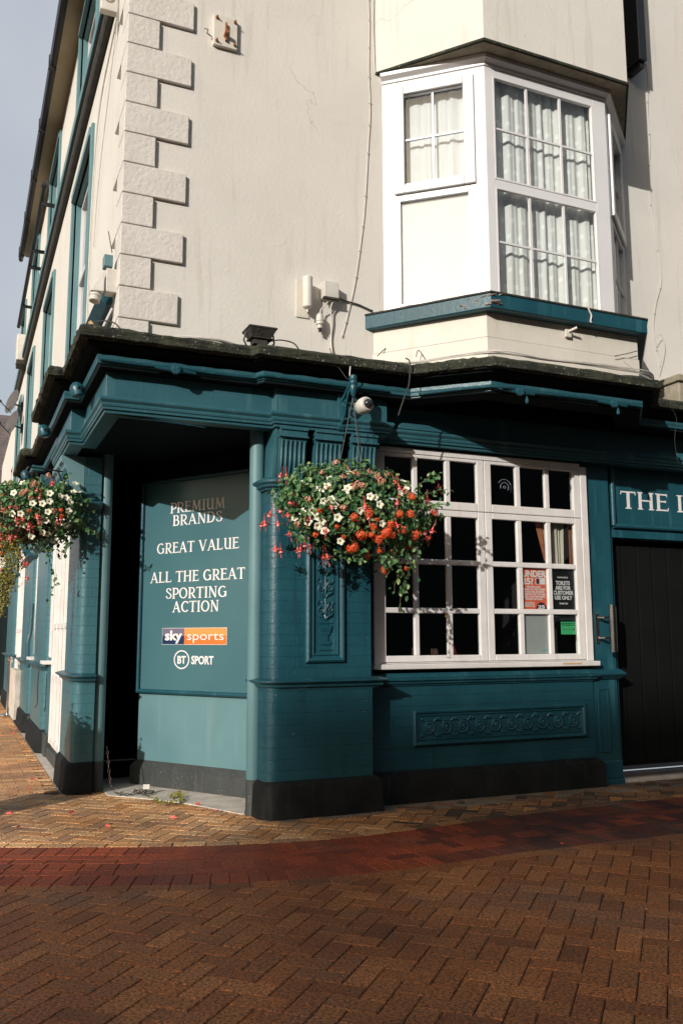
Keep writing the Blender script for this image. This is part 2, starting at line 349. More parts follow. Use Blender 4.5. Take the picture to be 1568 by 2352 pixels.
def herringbone(mb, ang, box, keep, origin):
    # 2:1 herringbone lattice: pair of blocks repeated by (BWd,BWd)+... vectors
    a1 = (BWd, BWd); a2 = (2*BL, 0)
    ca, sa = math.cos(ang), math.sin(ang); x0, x1, y0, y1 = box
    for i in range(-120, 121):
        for j in range(-40, 41):
            px = i*a1[0]+j*a2[0]; py = i*a1[1]+j*a2[1]
            # horizontal block then a vertical block on its end
            for q in (((0,0),(BL,0),(BL,BWd),(0,BWd)), ((BL,-BWd),(BL+BWd,-BWd),(BL+BWd,BWd),(BL,BWd))):
                P = [(origin[0]+(px+a)*ca-(py+b)*sa, origin[1]+(px+a)*sa+(py+b)*ca) for a, b in q]
                cx = sum(p[0] for p in P)/4; cy = sum(p[1] for p in P)/4
                if not (x0 < cx < x1 and y0 < cy < y1): continue
                P = keep(P, cx, cy)
                if P and len(P) >= 3: paver(mb, P, rnd.random())
def rows(mb, pts_fn, s0, s1, widths_, mat=None, off=0.):
    "courses of blocks laid along a curve; pts_fn(x)->(point, normal)"
    for d0, wd, ln, sh in widths_:
        x = s0+sh*ln
        while x < s1:
            p, n = pts_fn(x); q, n2 = pts_fn(x+ln*abs(n[1]))
            a = (p[0]+n[0]*d0, p[1]+n[1]*d0); b = (q[0]+n2[0]*d0, q[1]+n2[1]*d0)
            c = (q[0]+n2[0]*(d0+wd), q[1]+n2[1]*(d0+wd)); d = (p[0]+n[0]*(d0+wd), p[1]+n[1]*(d0+wd))
            paver(mb, [a, b, c, d], rnd.random()); x += ln*abs(n[1])
g = MB(); g.add([(-200,-200,-.012),(200,-200,-.012),(200,200,-.012),(-200,200,-.012)], [(0,1,2,3)]); tag(g.build('ground', m_sand), kind='structure')
fore = PB(); herringbone(fore, R(46), (-3.2, 8.5, 1.0, 7.6), keep_low, (.05, .03)); rows(fore, lambda x: tang(lo_pts, x), -3, 9, [(-BWd, BWd, BL, 0)])
finish_pav(fore, 'brown_block_paving', m_pav)
redb = PB()
def shade_right(x0, x1, keep0=.22):                # shade to the right put into the colour: these blocks take the darkest tone
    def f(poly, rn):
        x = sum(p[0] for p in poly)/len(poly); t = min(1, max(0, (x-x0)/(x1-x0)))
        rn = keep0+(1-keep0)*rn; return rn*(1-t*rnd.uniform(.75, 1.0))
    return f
redb.wet = shade_right(1.9, 3.8)
def mid(t): return lambda x: (lambda a, b, n: ((x, a*(1-t)+b*t), n))(curve(lo_pts, x), curve(up_pts, x), tang(lo_pts, x)[1])
def redrow(t0, t1, ln, sh):
    x = -3+sh*ln
    while x < 9:
        n = tang(lo_pts, x+ln/2)[1]; dx = ln*n[1]
        P = []
        for xx, t in ((x, t0), (x+dx, t0), (x+dx, t1), (x, t1)):
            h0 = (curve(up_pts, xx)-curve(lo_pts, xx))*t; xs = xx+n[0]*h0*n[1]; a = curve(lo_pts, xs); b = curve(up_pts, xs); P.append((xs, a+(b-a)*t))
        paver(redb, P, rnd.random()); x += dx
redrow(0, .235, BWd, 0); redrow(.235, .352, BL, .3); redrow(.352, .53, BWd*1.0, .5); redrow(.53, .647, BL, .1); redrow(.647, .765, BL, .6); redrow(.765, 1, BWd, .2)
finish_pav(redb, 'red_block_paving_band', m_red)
upp = PB(); upp.gap = .0034; upp.wet = shade_right(2.2, 3.6, .25)
def keep_upper(P, cx, cy):
    P = keep_up(P, cx, cy)
    if not P: return P
    if cx > .55 and cy > 8.6: return None
    if 2.2 < cx and cy > 6.72: return None if not (cx > 5.8 and cy < 6.95) else P
    if cy > 9.2 and cx > -1.6: return None
    return P
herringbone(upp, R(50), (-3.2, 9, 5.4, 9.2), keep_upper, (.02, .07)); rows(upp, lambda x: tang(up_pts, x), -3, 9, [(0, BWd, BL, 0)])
# the side street: stretcher courses running along the facade, with a border of wide blocks
yy = 8.7
while yy < 26:
    for k in range(14):
        x1_ = .93-k*BL-(.5*BL if int(yy/BWd) % 2 else 0); 
        if x1_ < -1.6: break
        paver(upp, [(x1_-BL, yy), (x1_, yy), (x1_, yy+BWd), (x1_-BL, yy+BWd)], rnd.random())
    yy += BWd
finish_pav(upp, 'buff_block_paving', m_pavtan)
s = MB(); s.add([(.93,8.6,-.006),(1.3,8.6,-.006),(1.3,30,-.006),(.93,30,-.006)], [(0,1,2,3)]); tag(s.build('side_footway_strip', m_concrete), kind='structure')
s = MB(); s.prism([(1.30,8.25),(1.62,7.90),(1.86,7.56),(2.14,6.97),(2.3,6.9),(2.9,7.5),(1.9,9.2),(1.3,9.2)][::-1], -.01, .006); tag(s.build('doorway_concrete_slab', m_concrete, bevel=.004), kind='structure')
s = PB()
x = 2.2
while x < 9:
    paver(s, [(x,6.52),(x+.3,6.52),(x+.3,6.70),(x,6.70)], rnd.random(), .004); paver(s, [(x+.15,6.70),(x+.45,6.70),(x+.45,6.88),(x+.15,6.88)], rnd.random(), .004); x += .3
finish_pav(s, 'grey_wall_foot_paving', paver_mat('grey_concrete_blocks', [(.22,.18,.13),(.28,.24,.19),(.18,.14,.10)]))

# ------------------------------------------------------------------ the pub
pub = empty('corner_pub', (1.1, 6.9, 0), 'cream rendered corner pub with teal shopfront, canted bay window and quoins', 'pub')
X_, Y_, Z_ = (1,0,0), (0,1,0), (0,0,1)
WY = 6.90                                          # front wall plane
WX = 1.09                                          # side wall plane
# --- upper walls
w = MB()
wall(w, 1, WY, WY+.2, WX, 13, 3.55, 11, [])
side_wins = [(9.45,11.15), (13.7,15.3), (17.6,19.2), (21.4, 23.0)]
holes = [(a, b, 4.75, 6.95) for a, b in side_wins]+[(a, b, 7.95, 9.3) for a, b in side_wins]
wall(w, 0, WX, WX+.16, WY, 24, 3.3, 9.75, holes)
w.add([(WX,24,0),(6,24,0),(6,24,9.75),(WX,24,9.75)], [(0,1,2,3)])
w.add([(WX,WY,9.75),(WX,WY,11),(WX,9,11),(WX,9,9.75)], [(0,1,2,3)])
w.build('upper_wall', m_cream, pub)
w = MB(); wall(w, 0, 1.16, 1.3, 24.01, 34, 0, 7.6, [(26,27,4.4,6.2),(29,30,4.4,6.2)]); w.add([(1.16,24.01,7.6),(8,24.01,7.6),(8,34,7.6),(1.16,34,7.6)], [(0,1,2,3)])
w.add([(1.16,34,0),(8,34,0),(8,34,7.6),(1.16,34,7.6)], [(0,1,2,3)])
w.build('lower_rear_wall', m_cream, pub)
# quoins
for k in range(-1, 15):
    z0 = 3.937+.2675*k; wide = k % 2 == 0
    if k == -1: z0, z1 = 3.72, 3.937
    else: z1 = z0+.2675
    xe = (1.535+.006*k-.02*(k < 2)) if wide else 1.285+.002*k; ye = WY+(.27 if wide else .52)
    q = MB(); q.prism([(1.035,WY-.032),(xe,WY-.032),(xe,WY+.01),(WX+.01,WY+.01),(WX+.01,ye),(1.035,ye)], z0+.004, z1-.004)
    q.build('quoin', m_quoin, pub, bevel=.006)
# side wall windows
def side_window(ya, yb, za, zb):
    f = MB(); t = .10
    f.box(WX-.035, WX+.03, ya-t, ya, za-t*.6, zb+t); f.box(WX-.035, WX+.03, yb, yb+t, za-t*.6, zb+t)
    f.box(WX-.05, WX+.03, ya, yb, zb, zb+t); f.box(WX-.06, WX+.12, ya, yb, za-t*.6, za)
    f.box(WX+.02, WX+.14, ya+.002, ya+.03, za, zb); f.box(WX+.02, WX+.14, yb-.03, yb-.002, za, zb); f.box(WX+.02, WX+.14, ya+.03, yb-.03, zb-.03, zb-.002)
    win = f.build('window', m_teal_wall, pub, bevel=.004)
    s = MB(); xm = WX+.13
    for a, b, c, d in ((ya+.03,ya+.09,za,zb-.03),(yb-.09,yb-.03,za,zb-.03),(ya+.09,yb-.09,za,za+.07),(ya+.09,yb-.09,zb-.1,zb-.03),(ya+.09,yb-.09,(za+zb)/2-.03,(za+zb)/2+.03)): s.box(xm-.05, xm, a, b, c, d)
    s.build('sash', m_pvc, win)
    s = MB(); s.box(xm-.02, xm-.014, ya+.09, yb-.09, za+.07, zb-.1); s.build('pane', m_glass, win)
    s = MB(); s.box(xm+.1, xm+.12, ya, yb, za, zb); s.build('blind', m_dark, win)
for a, b in side_wins: side_window(a, b, 4.75, 6.95); side_window(a, b, 7.95, 9.3)
# string course gutter along the side wall, eaves
s = MB(); s.sweep([(WX, 23.5), (WX, 6.4)], [(0,7.46),(.06,7.46),(.08,7.50),(.08,7.60),(0,7.60)]); s.build('string_course', m_lead, pub, bevel=.008)
s = MB(); s.sweep([(WX, 23.5), (WX, 6.4)], [(0,7.604),(.115,7.604),(.115,7.74),(0,7.78)]); s.build('string_course_capping', m_teal_wall, pub, bevel=.005)
s = MB(); s.sweep([(WX, 19.3), (WX, 3.8)], [(0,9.56),(.23,9.60),(.23,9.66),(0,9.66)]); s.build('eaves_soffit', m_eave, pub)
s = MB(); s.sweep([(WX-.23, 19.35), (WX-.23, 3.8)], [(0,9.50),(.04,9.47),(.085,9.50),(.10,9.62),(.02,9.66),(0,9.66)]); 
for i in range(9):
    y = 19-i*1.7; s.box(WX-.34, WX-.23, y, y+.05, 9.455, 9.67)
s.build('gutter', m_iron, pub, bevel=.004)
s = MB(); s.add([(WX-.3,3.8,9.67),(WX-.3,19.3,9.67),(WX+3,19.3,12.2),(WX+3,3.8,12.2)], [(0,1,2,3)]); s.build('roof', m_slate, pub)

# --- ledge slab over the shopfront
corn = [(.86,24),(.86,16),(.86,15.35),(.735,15.35),(.735,14.05),(.86,14.05),(.86,12.6),(.735,12.6),(.735,11.3),(.86,11.3),(.86,9.25),(.735,9.25),(.735,7.72),(.855,7.72),
        (.855,6.58),(2.10,6.58),(2.14,6.50),(3.30,6.50),(3.47,6.50),(3.98,6.03),(5.60,6.03),(6.02,6.52),(13,6.52)]
rng = random.Random(3)
def jitter(path, step, amp):
    out = []
    for i in range(len(path)-1):
        a, b = path[i], path[i+1]; d = math.hypot(b[0]-a[0], b[1]-a[1]); n = max(1, int(d/step))
        for k in range(n):
            t = k/n; out.append((a[0]+(b[0]-a[0])*t, a[1]+(b[1]-a[1])*t))
    return out+[path[-1]]
s = MB(); s.sweep(corn, [(-.40,3.595),(.125,3.595),(.155,3.605),(.160,3.665),(.14,3.688),(-.02,3.71),(-.40,3.72)])
led = s.build('roof_ledge', m_moss, pub)
sb = led.modifiers.new('sub', 'SUBSURF'); sb.subdivision_type = 'SIMPLE'; sb.levels = 4; sb.render_levels = 4
tx = bpy.data.textures.new('ledge_rough', 'CLOUDS'); tx.noise_scale = .07; tx.noise_depth = 3
dm = led.modifiers.new('rough', 'DISPLACE'); dm.texture = tx; dm.strength = .035; dm.mid_level = .5; dm.texture_coords = 'GLOBAL'
# --- cornice under it (kept as one run of moulding)
s = MB(); s.sweep(corn, [(-.25,3.441),(-.02,3.441),(-.02,3.450),(.0,3.453),(.003,3.475),(-.006,3.479),(.001,3.49),(.003,3.518),(-.03,3.522),(-.25,3.522)]); s.build('cornice', m_fasc, pub, smooth=True, ang=28)
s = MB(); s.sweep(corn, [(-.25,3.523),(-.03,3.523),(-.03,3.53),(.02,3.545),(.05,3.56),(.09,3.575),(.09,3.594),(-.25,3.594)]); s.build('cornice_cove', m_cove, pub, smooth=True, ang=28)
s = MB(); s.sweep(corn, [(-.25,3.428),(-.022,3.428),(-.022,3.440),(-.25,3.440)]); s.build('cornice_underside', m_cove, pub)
# --- fascia and architrave
fas = [(1.03,24),(1.03,15.3),(.84,15.3),(.84,14.1),(1.03,14.1),(1.03,12.55),(.84,12.55),(.84,11.35),(1.03,11.35),(1.03,9.2),(.82,9.2),(.82,7.95),(.94,7.95),(.94,6.70),(2.285,6.70),(2.285,6.62),(3.30,6.62),(3.30,6.80),(13,6.80)]
s = MB(); s.sweep(fas, [(-.12,3.17),(0,3.17),(0,3.426),(-.12,3.426)]); s.build('fascia', m_fasc, pub, bevel=.003)
s = MB(); s.sweep(fas, [(-.12,3.10),(.004,3.10),(.006,3.122),(.022,3.126),(.022,3.146),(.03,3.15),(.034,3.166),(.03,3.176),(.038,3.186),(.048,3.196),(.05,3.208),(.042,3.222),(.02,3.228),(0.0,3.232),(-.12,3.232)]); s.build('architrave', m_fasc, pub, smooth=True, ang=28)
# raised arch over the window fascia
s = MB(); s.fr((3.78,6.80,3.232), X_, Z_, (0,-1,0), [(-.3,0),(.3,0)]+[(.3*math.cos(R(a)), .10*math.sin(R(a))) for a in range(15,180,15)], 0, .03); s.build('pediment', m_fasc, pub, bevel=.004)
# porch ceiling and dark inner walls
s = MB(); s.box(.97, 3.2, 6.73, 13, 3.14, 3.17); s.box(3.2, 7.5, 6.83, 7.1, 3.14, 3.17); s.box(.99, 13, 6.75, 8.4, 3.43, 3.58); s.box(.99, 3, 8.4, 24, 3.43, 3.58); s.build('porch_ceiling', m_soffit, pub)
# broken lath hanging below the corner
s = MB()
for i in range(5): s.tube([(1.0+.05*i,6.72,3.10),(1.25+.12*i,6.725,3.085-.006*i)], .004, 4)
s.build('loose_lath', m_teal, pub)

# --- porch: diagonal wall with the sign, dark recess behind
A = np.array([1.64, 8.807]); Bp = np.array([2.50, 7.479]); du = (Bp-A)/np.hypot(*(Bp-A)); dn = np.array([du[1], -du[0]]); dn = dn if dn@np.array([-A[0], -A[1]]) > 0 else -dn
U3 = (du[0], du[1], 0); N3 = (dn[0], dn[1], 0); O3 = (A[0], A[1], 0); LP = float(np.hypot(*(Bp-A)))
s = MB(); s.fbox(O3, U3, Z_, N3, .02, LP, .20, 2.93, -.25, 0); s.build('porch_wall', m_teal_wall, pub, bevel=.004)
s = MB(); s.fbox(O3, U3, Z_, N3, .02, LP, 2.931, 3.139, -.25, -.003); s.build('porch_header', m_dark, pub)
s = MB(); s.fr(O3, U3, Z_, N3, [(-.03,0),(LP,0),(LP,.175),(-.03,.175)], -.28, .045)
s.add([np.array(O3)+np.array(U3)*a+np.array(N3)*d+np.array(Z_)*z for a, d, z in ((-.03,.045,.1753),(LP,.045,.1753),(LP,.002,.232),(.02,.002,.232),(-.03,-.28,.1753),(.02,-.25,.232))], [(0,1,2,3),(4,0,3,5)])
s.build('porch_wall_plinth', m_grey_pl, pub, bevel=.004)
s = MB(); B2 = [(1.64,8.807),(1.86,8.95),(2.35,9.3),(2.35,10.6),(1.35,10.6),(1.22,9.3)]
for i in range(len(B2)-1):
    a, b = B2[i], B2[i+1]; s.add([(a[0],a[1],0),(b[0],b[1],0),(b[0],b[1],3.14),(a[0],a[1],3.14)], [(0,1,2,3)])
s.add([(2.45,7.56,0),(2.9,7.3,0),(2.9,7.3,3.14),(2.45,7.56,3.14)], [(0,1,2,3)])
s.build('porch_inner_wall', m_dark, pub)  # black walls carry the deep shade of the recess in their colour
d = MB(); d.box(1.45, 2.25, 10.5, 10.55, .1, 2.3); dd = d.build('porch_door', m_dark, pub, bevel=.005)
d = MB(); d.tube([(1.55,10.44,1.0),(1.55,10.44,1.3)], .012); d.build('handle', m_chrome, dd)

# --- columns
for cx, cy in ((2.23, 6.93), (1.235, 8.53)):
    s = MB(); s.lathe((cx, cy, 0), [(.059,.272),(.06,.28),(.06,3.14)], 28); c = s.build('porch_column', m_teal_wall, pub, smooth=True)  # lighter teal than the pier: the sunlit highlight is put into the column colour
    s = MB(); s.lathe((cx, cy, 0), [(.068,0),(.068,.02),(.062,.05),(.061,.2715),(.05,.272)], 28); s.build('column_base', m_grey_pl, c, smooth=True)

# --- piers
def pier(mat_fn, mb_name, outline, z0, z1, mat, parent=pub, smooth=True, bevel=0):
    s = MB(); s.prism(outline, z0, z1); return s.build(mb_name, mat, parent, smooth=smooth, bevel=bevel)
def rrect(x0, x1, y0, y1, r, corners):
    P = []
    for cx, cy, a, key in ((x0+r, y0+r, 180, 'a'), (x1-r, y0+r, 270, 'b'), (x1-r, y1-r, 0, 'c'), (x0+r, y1-r, 90, 'd')):
        if key in corners: P += arc(cx, cy, r, a, a+90, 8)
        else: P.append({'a': (x0,y0), 'b': (x1,y0), 'c': (x1,y1), 'd': (x0,y1)}[key])
    return P
PRX0, PRX1, PRY = 2.262, 3.16, 6.68
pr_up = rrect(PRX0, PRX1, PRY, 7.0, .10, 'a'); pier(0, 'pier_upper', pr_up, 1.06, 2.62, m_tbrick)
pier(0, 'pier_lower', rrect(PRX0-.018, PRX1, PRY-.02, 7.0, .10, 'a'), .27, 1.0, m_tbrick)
s = MB(); s.sweep([(PRX0,7.0),(PRX0,PRY+.10)]+arc(PRX0+.1, PRY+.1, .1, 180, 270, 6)[1:]+[(3.20,PRY),(3.20,6.9)], [(-.05,.985),(.02,.985),(.026,1.0),(.045,1.004),(.05,1.022),(.062,1.028),(.088,1.044),(.088,1.054),(.02,1.072),(-.05,1.072)]); s.build('pier_string_course', m_teal, pub, smooth=True, ang=30)
s = MB(); s.sweep([(PRX0,7.0),(PRX0,PRY+.1)]+arc(PRX0+.1, PRY+.1, .1, 180, 270, 6)[1:]+[(3.17,PRY),(3.17,6.9)], [(-.05,2.59),(.02,2.59),(.026,2.605),(.05,2.612),(.055,2.63),(.078,2.645),(.08,2.665),(.05,2.685),(-.05,2.69)]); s.build('pier_capital', m_teal, pub, smooth=True, ang=30)
s = MB(); s.sweep([(PRX0-.01,7.0),(PRX0-.01,PRY+.08)]+arc(PRX0+.09, PRY+.08, .1, 180, 270, 6)[1:]+[(3.18,PRY-.02),(3.18,6.9)], [(-.4,-.02),(.055,-.02),(.045,.235),(.036,.255),(.018,.272),(-.01,.29),(-.4,.29)]); s.build('pier_plinth', m_black, pub, smooth=True, ang=40)
# carved panel on the pier
def frame(mb, O, u, v, n, w, h, bw, prof):
    "picture-frame moulding, mitred; prof = [(inward, height)]"
    O, u, v, n = map(lambda q: np.array(q, float), (O, u, v, n))
    for i in range(len(prof)-1):
        (a, ha), (b, hb) = prof[i], prof[i+1]
        for k in range(4):
            def cor(d, hh, kk): 
                c = [(d, d), (w-d, d), (w-d, h-d), (d, h-d)][kk % 4]; return O+u*c[0]+v*c[1]+n*hh
            mb.add([cor(a, ha, k), cor(a, ha, k+1), cor(b, hb, k+1), cor(b, hb, k)], [(0,1,2,3)])
s = MB(); frame(s, (2.572,PRY-.001,1.19), X_, Z_, (0,-1,0), .348, 1.38, .09, [(0,0),(.004,.02),(.02,.034),(.034,.03),(.05,.012),(.056,.012),(.062,.022),(.07,.022),(.076,.006),(.09,.004)])
s.build('carved_panel_frame', m_teal, pub, smooth=True, ang=30)
def spiral(cx, cz, r, turns, sgn, a0, rr=.0055, n=22, yy=0.):
    pts = []; rad = []
    for i in range(n+1):
        t = i/n; a = a0+sgn*turns*2*math.pi*t; q = r*(1-t*.82); pts.append((cx+q*math.cos(a), yy, cz+q*math.sin(a))); rad.append(rr*(1.1-.5*t))
    return pts, rad
s = MB(); yb = PRY-.006; s.box(2.655, 2.835, yb, PRY, 1.27, 2.49)
xc = 2.745
for k, zc in enumerate((1.62, 1.80, 1.98, 2.16, 2.34)):
    for sg in (-1, 1):
        p, r_ = spiral(xc+sg*.042, zc, .036, 1.35, sg*(1 if k % 2 else -1), R(90 if sg > 0 else 90)+(0 if k % 2 else math.pi), .0085, 20, yb-.005); s.tube(p, r_, 6)
        s.tube([(xc, yb-.001, zc-.09), (xc+sg*.02, yb-.008, zc-.06), (xc+sg*.055, yb-.008, zc-.045), (xc+sg*.074, yb-.002, zc-.01)], [.005,.011,.009,.003], 6)
        s.tube([(xc, yb-.001, zc-.02), (xc+sg*.018, yb-.006, zc+.03), (xc+sg*.035, yb-.008, zc+.062)], [.005,.012,.003], 6)
        s.tube([(xc+sg*.06, yb-.001, zc+.03), (xc+sg*.072, yb-.005, zc+.055), (xc+sg*.06, yb-.003, zc+.08)], [.004,.009,.003], 5)
        for q in range(3): s.lathe((xc+sg*(.012+.012*q), yb, zc-.04+.012*q), [(.005,0),(.004,.006),(0.001,.008)], 6, (0,-1,0))
    for q in range(7):
        aa = R(q*51+k*20); s.tube([(xc+.03*math.cos(aa), yb-.002, zc+.045*math.sin(aa)), (xc+.055*math.cos(aa+.25), yb-.009, zc+.066*math.sin(aa+.25)), (xc+.074*math.cos(aa+.5), yb-.003, zc+.083*math.sin(aa+.5))], [.004,.010,.003], 5)
    s.tube([(xc, yb-.001, zc-.09), (xc, yb-.010, zc), (xc, yb-.001, zc+.09)], [.005,.011,.005], 6)
# urn
for hw, za, zb_, dd in ((.066,1.505,1.515,.008),(.052,1.44,1.475,.014),(.066,1.475,1.49,.010),(.04,1.415,1.44,.012),(.022,1.36,1.415,.01),(.05,1.335,1.36,.01),(.062,1.29,1.30,.008)):
    s.fr((xc, yb, 0), X_, Z_, (0,-1,0), [(-hw*.9,za),(hw*.9,za),(hw,zb_),(-hw,zb_)], -.001, dd)
for q in range(-4, 5): s.tube([(xc+q*.0095, yb-.012, 1.44), (xc+q*.011, yb-.015, 1.468)], .004, 5)
s.build('carved_panel', m_teal, pub, smooth=True, ang=40)
# fluted console brackets
def console(x0, x1, y_out, y_back, zt, zb_, parent=pub, side=False):
    def PT(a, b, c): return (a, b, c) if not side else (b, a, c)
    root = MB(); h = .075
    prof = [(y_back,zt),(y_out-.015,zt),(y_out-.015,zt-.02),(y_out,zt-.025),(y_out,zt-h)]
    n = 12
    for i in range(n+1):
        t = i/n; y = y_out+.012+(y_back-.05-y_out)*(t**1.5)*.95; prof.append((y+.01*math.sin(t*math.pi*2), zt-h-(zt-h-zb_)*t))
    prof.append((y_back, zb_)); k = len(prof)
    root.add([PT(x0,a,b) for a, b in prof]+[PT(x1,a,b) for a, b in prof], [tuple(range(k)), tuple(range(k,2*k))[::-1]]+[(i,(i+1) % k,k+(i+1) % k,k+i) for i in range(k)])
    o = root.build('console_bracket', m_fasc, parent)
    f = MB(); m = 6; wv = (x1-x0)/m
    for q in range(m):
        xx = x0+wv*(q+.5); f.tube([PT(xx, prof[5+i][0]-.004, prof[5+i][1]-.002) for i in range(1, n+1)], [wv*.27]*n, 6)
    f.box(*( (x0-.008, x1+.008, y_out-.012, y_back, zt-h-.006, zt-h+.006) if not side else (y_out-.012, y_back, x0-.008, x1+.008, zt-h-.006, zt-h+.006)))
    f.build('flutes', m_fasc, o, smooth=True)
console(2.325, 2.56, 6.60, 6.74, 3.10, 2.70); console(2.635, 2.88, 6.60, 6.74, 3.10, 2.70); console(2.965, 3.20, 6.60, 6.74, 3.10, 2.70)
s = MB(); s.box(2.30, 3.2, 6.745, 7.0, 2.62, 3.10); s.build('console_backing', m_soffit, pub)
s = MB(); s.add([(2.30,6.64,3.098),(2.30,6.99,3.098),(2.285,6.99,2.69),(2.285,6.70,2.69),(2.318,6.64,3.098),(2.318,6.99,3.098),(2.318,6.99,2.69),(2.318,6.70,2.69)], [(0,3,2,1),(4,5,6,7),(0,1,5,4),(2,3,7,6),(0,4,7,3),(1,2,6,5)]); s.build('console_cheek', m_fasc, pub)

# side piers
side_piers = [(8.45, 9.3, 1.0), (11.6, 13.3, 1.0), (14.1, 16.1, 1.0), (18.6, 21.2, 1.0)]
for i, (ya, yb2, px) in enumerate(side_piers):
    xb = 1.182 if i == 0 else 1.3
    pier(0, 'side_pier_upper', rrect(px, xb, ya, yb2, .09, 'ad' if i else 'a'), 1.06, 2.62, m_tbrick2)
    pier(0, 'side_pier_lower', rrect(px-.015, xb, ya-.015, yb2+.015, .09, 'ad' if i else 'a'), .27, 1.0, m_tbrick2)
    base = [(px,yb2+.02),(px,ya+.09)]+arc(px+.09, ya+.09, .09, 180, 270, 6)[1:]+[(xb,ya)]
    s = MB(); s.sweep(base, [(-.05,.985),(.02,.985),(.026,1.0),(.045,1.004),(.05,1.022),(.062,1.028),(.088,1.044),(.088,1.054),(.02,1.072),(-.05,1.072)]); s.build('side_pier_string_course', m_teal, pub, smooth=True, ang=30)
    s = MB(); s.sweep(base, [(-.05,2.59),(.02,2.59),(.05,2.612),(.078,2.645),(.08,2.665),(-.05,2.69)]); s.build('side_pier_capital', m_teal, pub, smooth=True, ang=30)
    s = MB(); s.sweep(base, [(-.17,-.02),(.065,-.02),(.05,.24),(.018,.28),(-.17,.29)]); s.build('side_pier_plinth', m_black, pub, smooth=True, ang=40)
    # console profile in side elevation
    prof = [(1.02,3.10),(.80,3.10),(.80,3.04),(.815,3.03)]+[(.83+.13*(t/8)**1.3+.012*math.sin(t/8*6.28), 3.02-.34*t/8) for t in range(9)]+[(1.02,2.68)]
    for q in range(3 if i else 3):
        s = MB(); y0 = ya+.01+q*.30 if i == 0 else ya+.05+q*.34; s.fr((0,y0,0), X_, Z_, Y_, prof, 0, .24); cb = s.build('side_console_bracket', m_teal_wall, pub, bevel=.004)
        f = MB()
        for g_ in range(6): f.tube([(a-.004, y0+.02+.04*g_, b) for a, b in prof[5:13]], .011, 5)
        f.build('flutes', m_teal, cb, smooth=True)
    if i == 0: s = MB(); s.box(1.021, 1.18, 8.46, 9.25, 2.69, 3.10); s.build('side_console_backing', m_tbrick2, pub)
# side bays: glazed white frontage between the piers
def side_bay(ya, yb2, door):
    s = MB(); s.box(1.085, 1.2, ya, yb2, .12, 3.12) if door else s.box(1.085, 1.2, ya, yb2, 1.12, 3.12); fr_ = s.build('side_door' if door else 'side_window', m_white, pub)
    m = MB(); n = 5 if door else 4; dy = (yb2-ya)/n
    for k in range(n+1): m.box(1.05, 1.084, ya+k*dy-.022, ya+k*dy+.022, .16 if door else 1.16, 3.1)
    for z in ((.16,.9,1.5,2.4,3.05) if door else (1.15,1.7,2.3,3.05)): m.box(1.055, 1.084, ya, yb2, z, z+.06)
    m.build('glazing_bars', m_white, fr_, bevel=.004)
    if not door:
        m = MB(); m.box(.95, 1.2, ya, yb2, 1.075, 1.118); m.build('sill', m_white, fr_, bevel=.006)
    s = MB(); s.box(1.03 if door else 1.01, 1.2, ya, yb2, -.02, .115 if door else .25); s.build('side_plinth', m_grey_pl, pub, bevel=.01)
    if not door: s = MB(); s.box(1.04, 1.2, ya, yb2, .25, 1.072); s.build('side_stall_riser', m_tbrick2, pub)
side_bay(9.31, 11.2, True); side_bay(11.21, 11.59, False); side_bay(13.31, 14.09, False); side_bay(16.11, 18.59, True)
s = MB(); s.box(1.02, 1.2, 21.21, 24, -.02, 3.12); s.box(1.10, 1.159, 24.01, 34, -.02, 3.4); s.build('rear_shopfront', m_soffit, pub, bevel=.01)

# --- front wall right of the pier
s = MB(); wall(s, 1, 6.88, 7.1, 3.15, 5.60, .25, 1.0, []); wall(s, 1, 6.88, 7.1, 3.15, 3.28, 1.0, 3.15, []); s.build('stall_riser', m_tbrick, pub)
s = MB(); s.sweep([(3.15,6.88),(5.59,6.88),(5.59,6.95)], [(-.05,.975),(.012,.975),(.02,.99),(.035,.995),(.04,1.012),(.06,1.022),(.062,1.034),(.02,1.05),(.01,1.085),(-.05,1.085)]); s.build('front_string_course', m_teal, pub, smooth=True, ang=30)
s = MB(); s.sweep([(3.15,6.88),(5.59,6.88),(5.59,7.1)], [(-.1,-.02),(.07,-.02),(.062,.215),(.045,.24),(.012,.262),(-.1,.27)]); s.build('front_plinth', m_black, pub, smooth=True, ang=40)
s = MB(); frame(s, (3.642,6.879,.458), X_, Z_, (0,-1,0), 1.85, .312, .06, [(0,0),(.004,.02),(.016,.032),(.03,.028),(.042,.01),(.05,.010),(.055,.018),(.062,.004)]); s.build('frieze_frame', m_teal, pub, smooth=True, ang=30)
s = MB(); yb = 6.874; s.box(3.70, 5.435, yb, 6.88, .515, .715)
for k in range(10):
    xc = 3.80+k*.171; zc = .615; sg = 1 if k % 2 else -1
    p, r_ = spiral(xc, zc, .058, 1.9, 1, R(200), .0095, 34, yb-.007); s.tube(p, r_, 6)
    p, r_ = spiral(xc, zc, .070, .9, 1, R(20), .006, 20, yb-.003); s.tube(p, r_, 5)
    s.lathe((xc, yb, zc), [(.018,0),(.016,.014),(.007,.02),(.001,.021)], 8, (0,-1,0))
    for a in range(6):
        t = R(a*60+15); s.tube([(xc+.02*math.cos(t), yb-.002, zc+.02*math.sin(t)), (xc+.036*math.cos(t+.3), yb-.010, zc+.036*math.sin(t+.3))], [.009,.003], 5)
    for sx in (-1, 1):
        for sz in (-1, 1):
            s.tube([(xc+sx*.05, yb-.002, zc+sz*.05), (xc+sx*.072, yb-.010, zc+sz*.068), (xc+sx*.084, yb-.002, zc+sz*.088)], [.005,.012,.004], 5)
s.build('carved_frieze', m_teal, pub, smooth=True, ang=40)
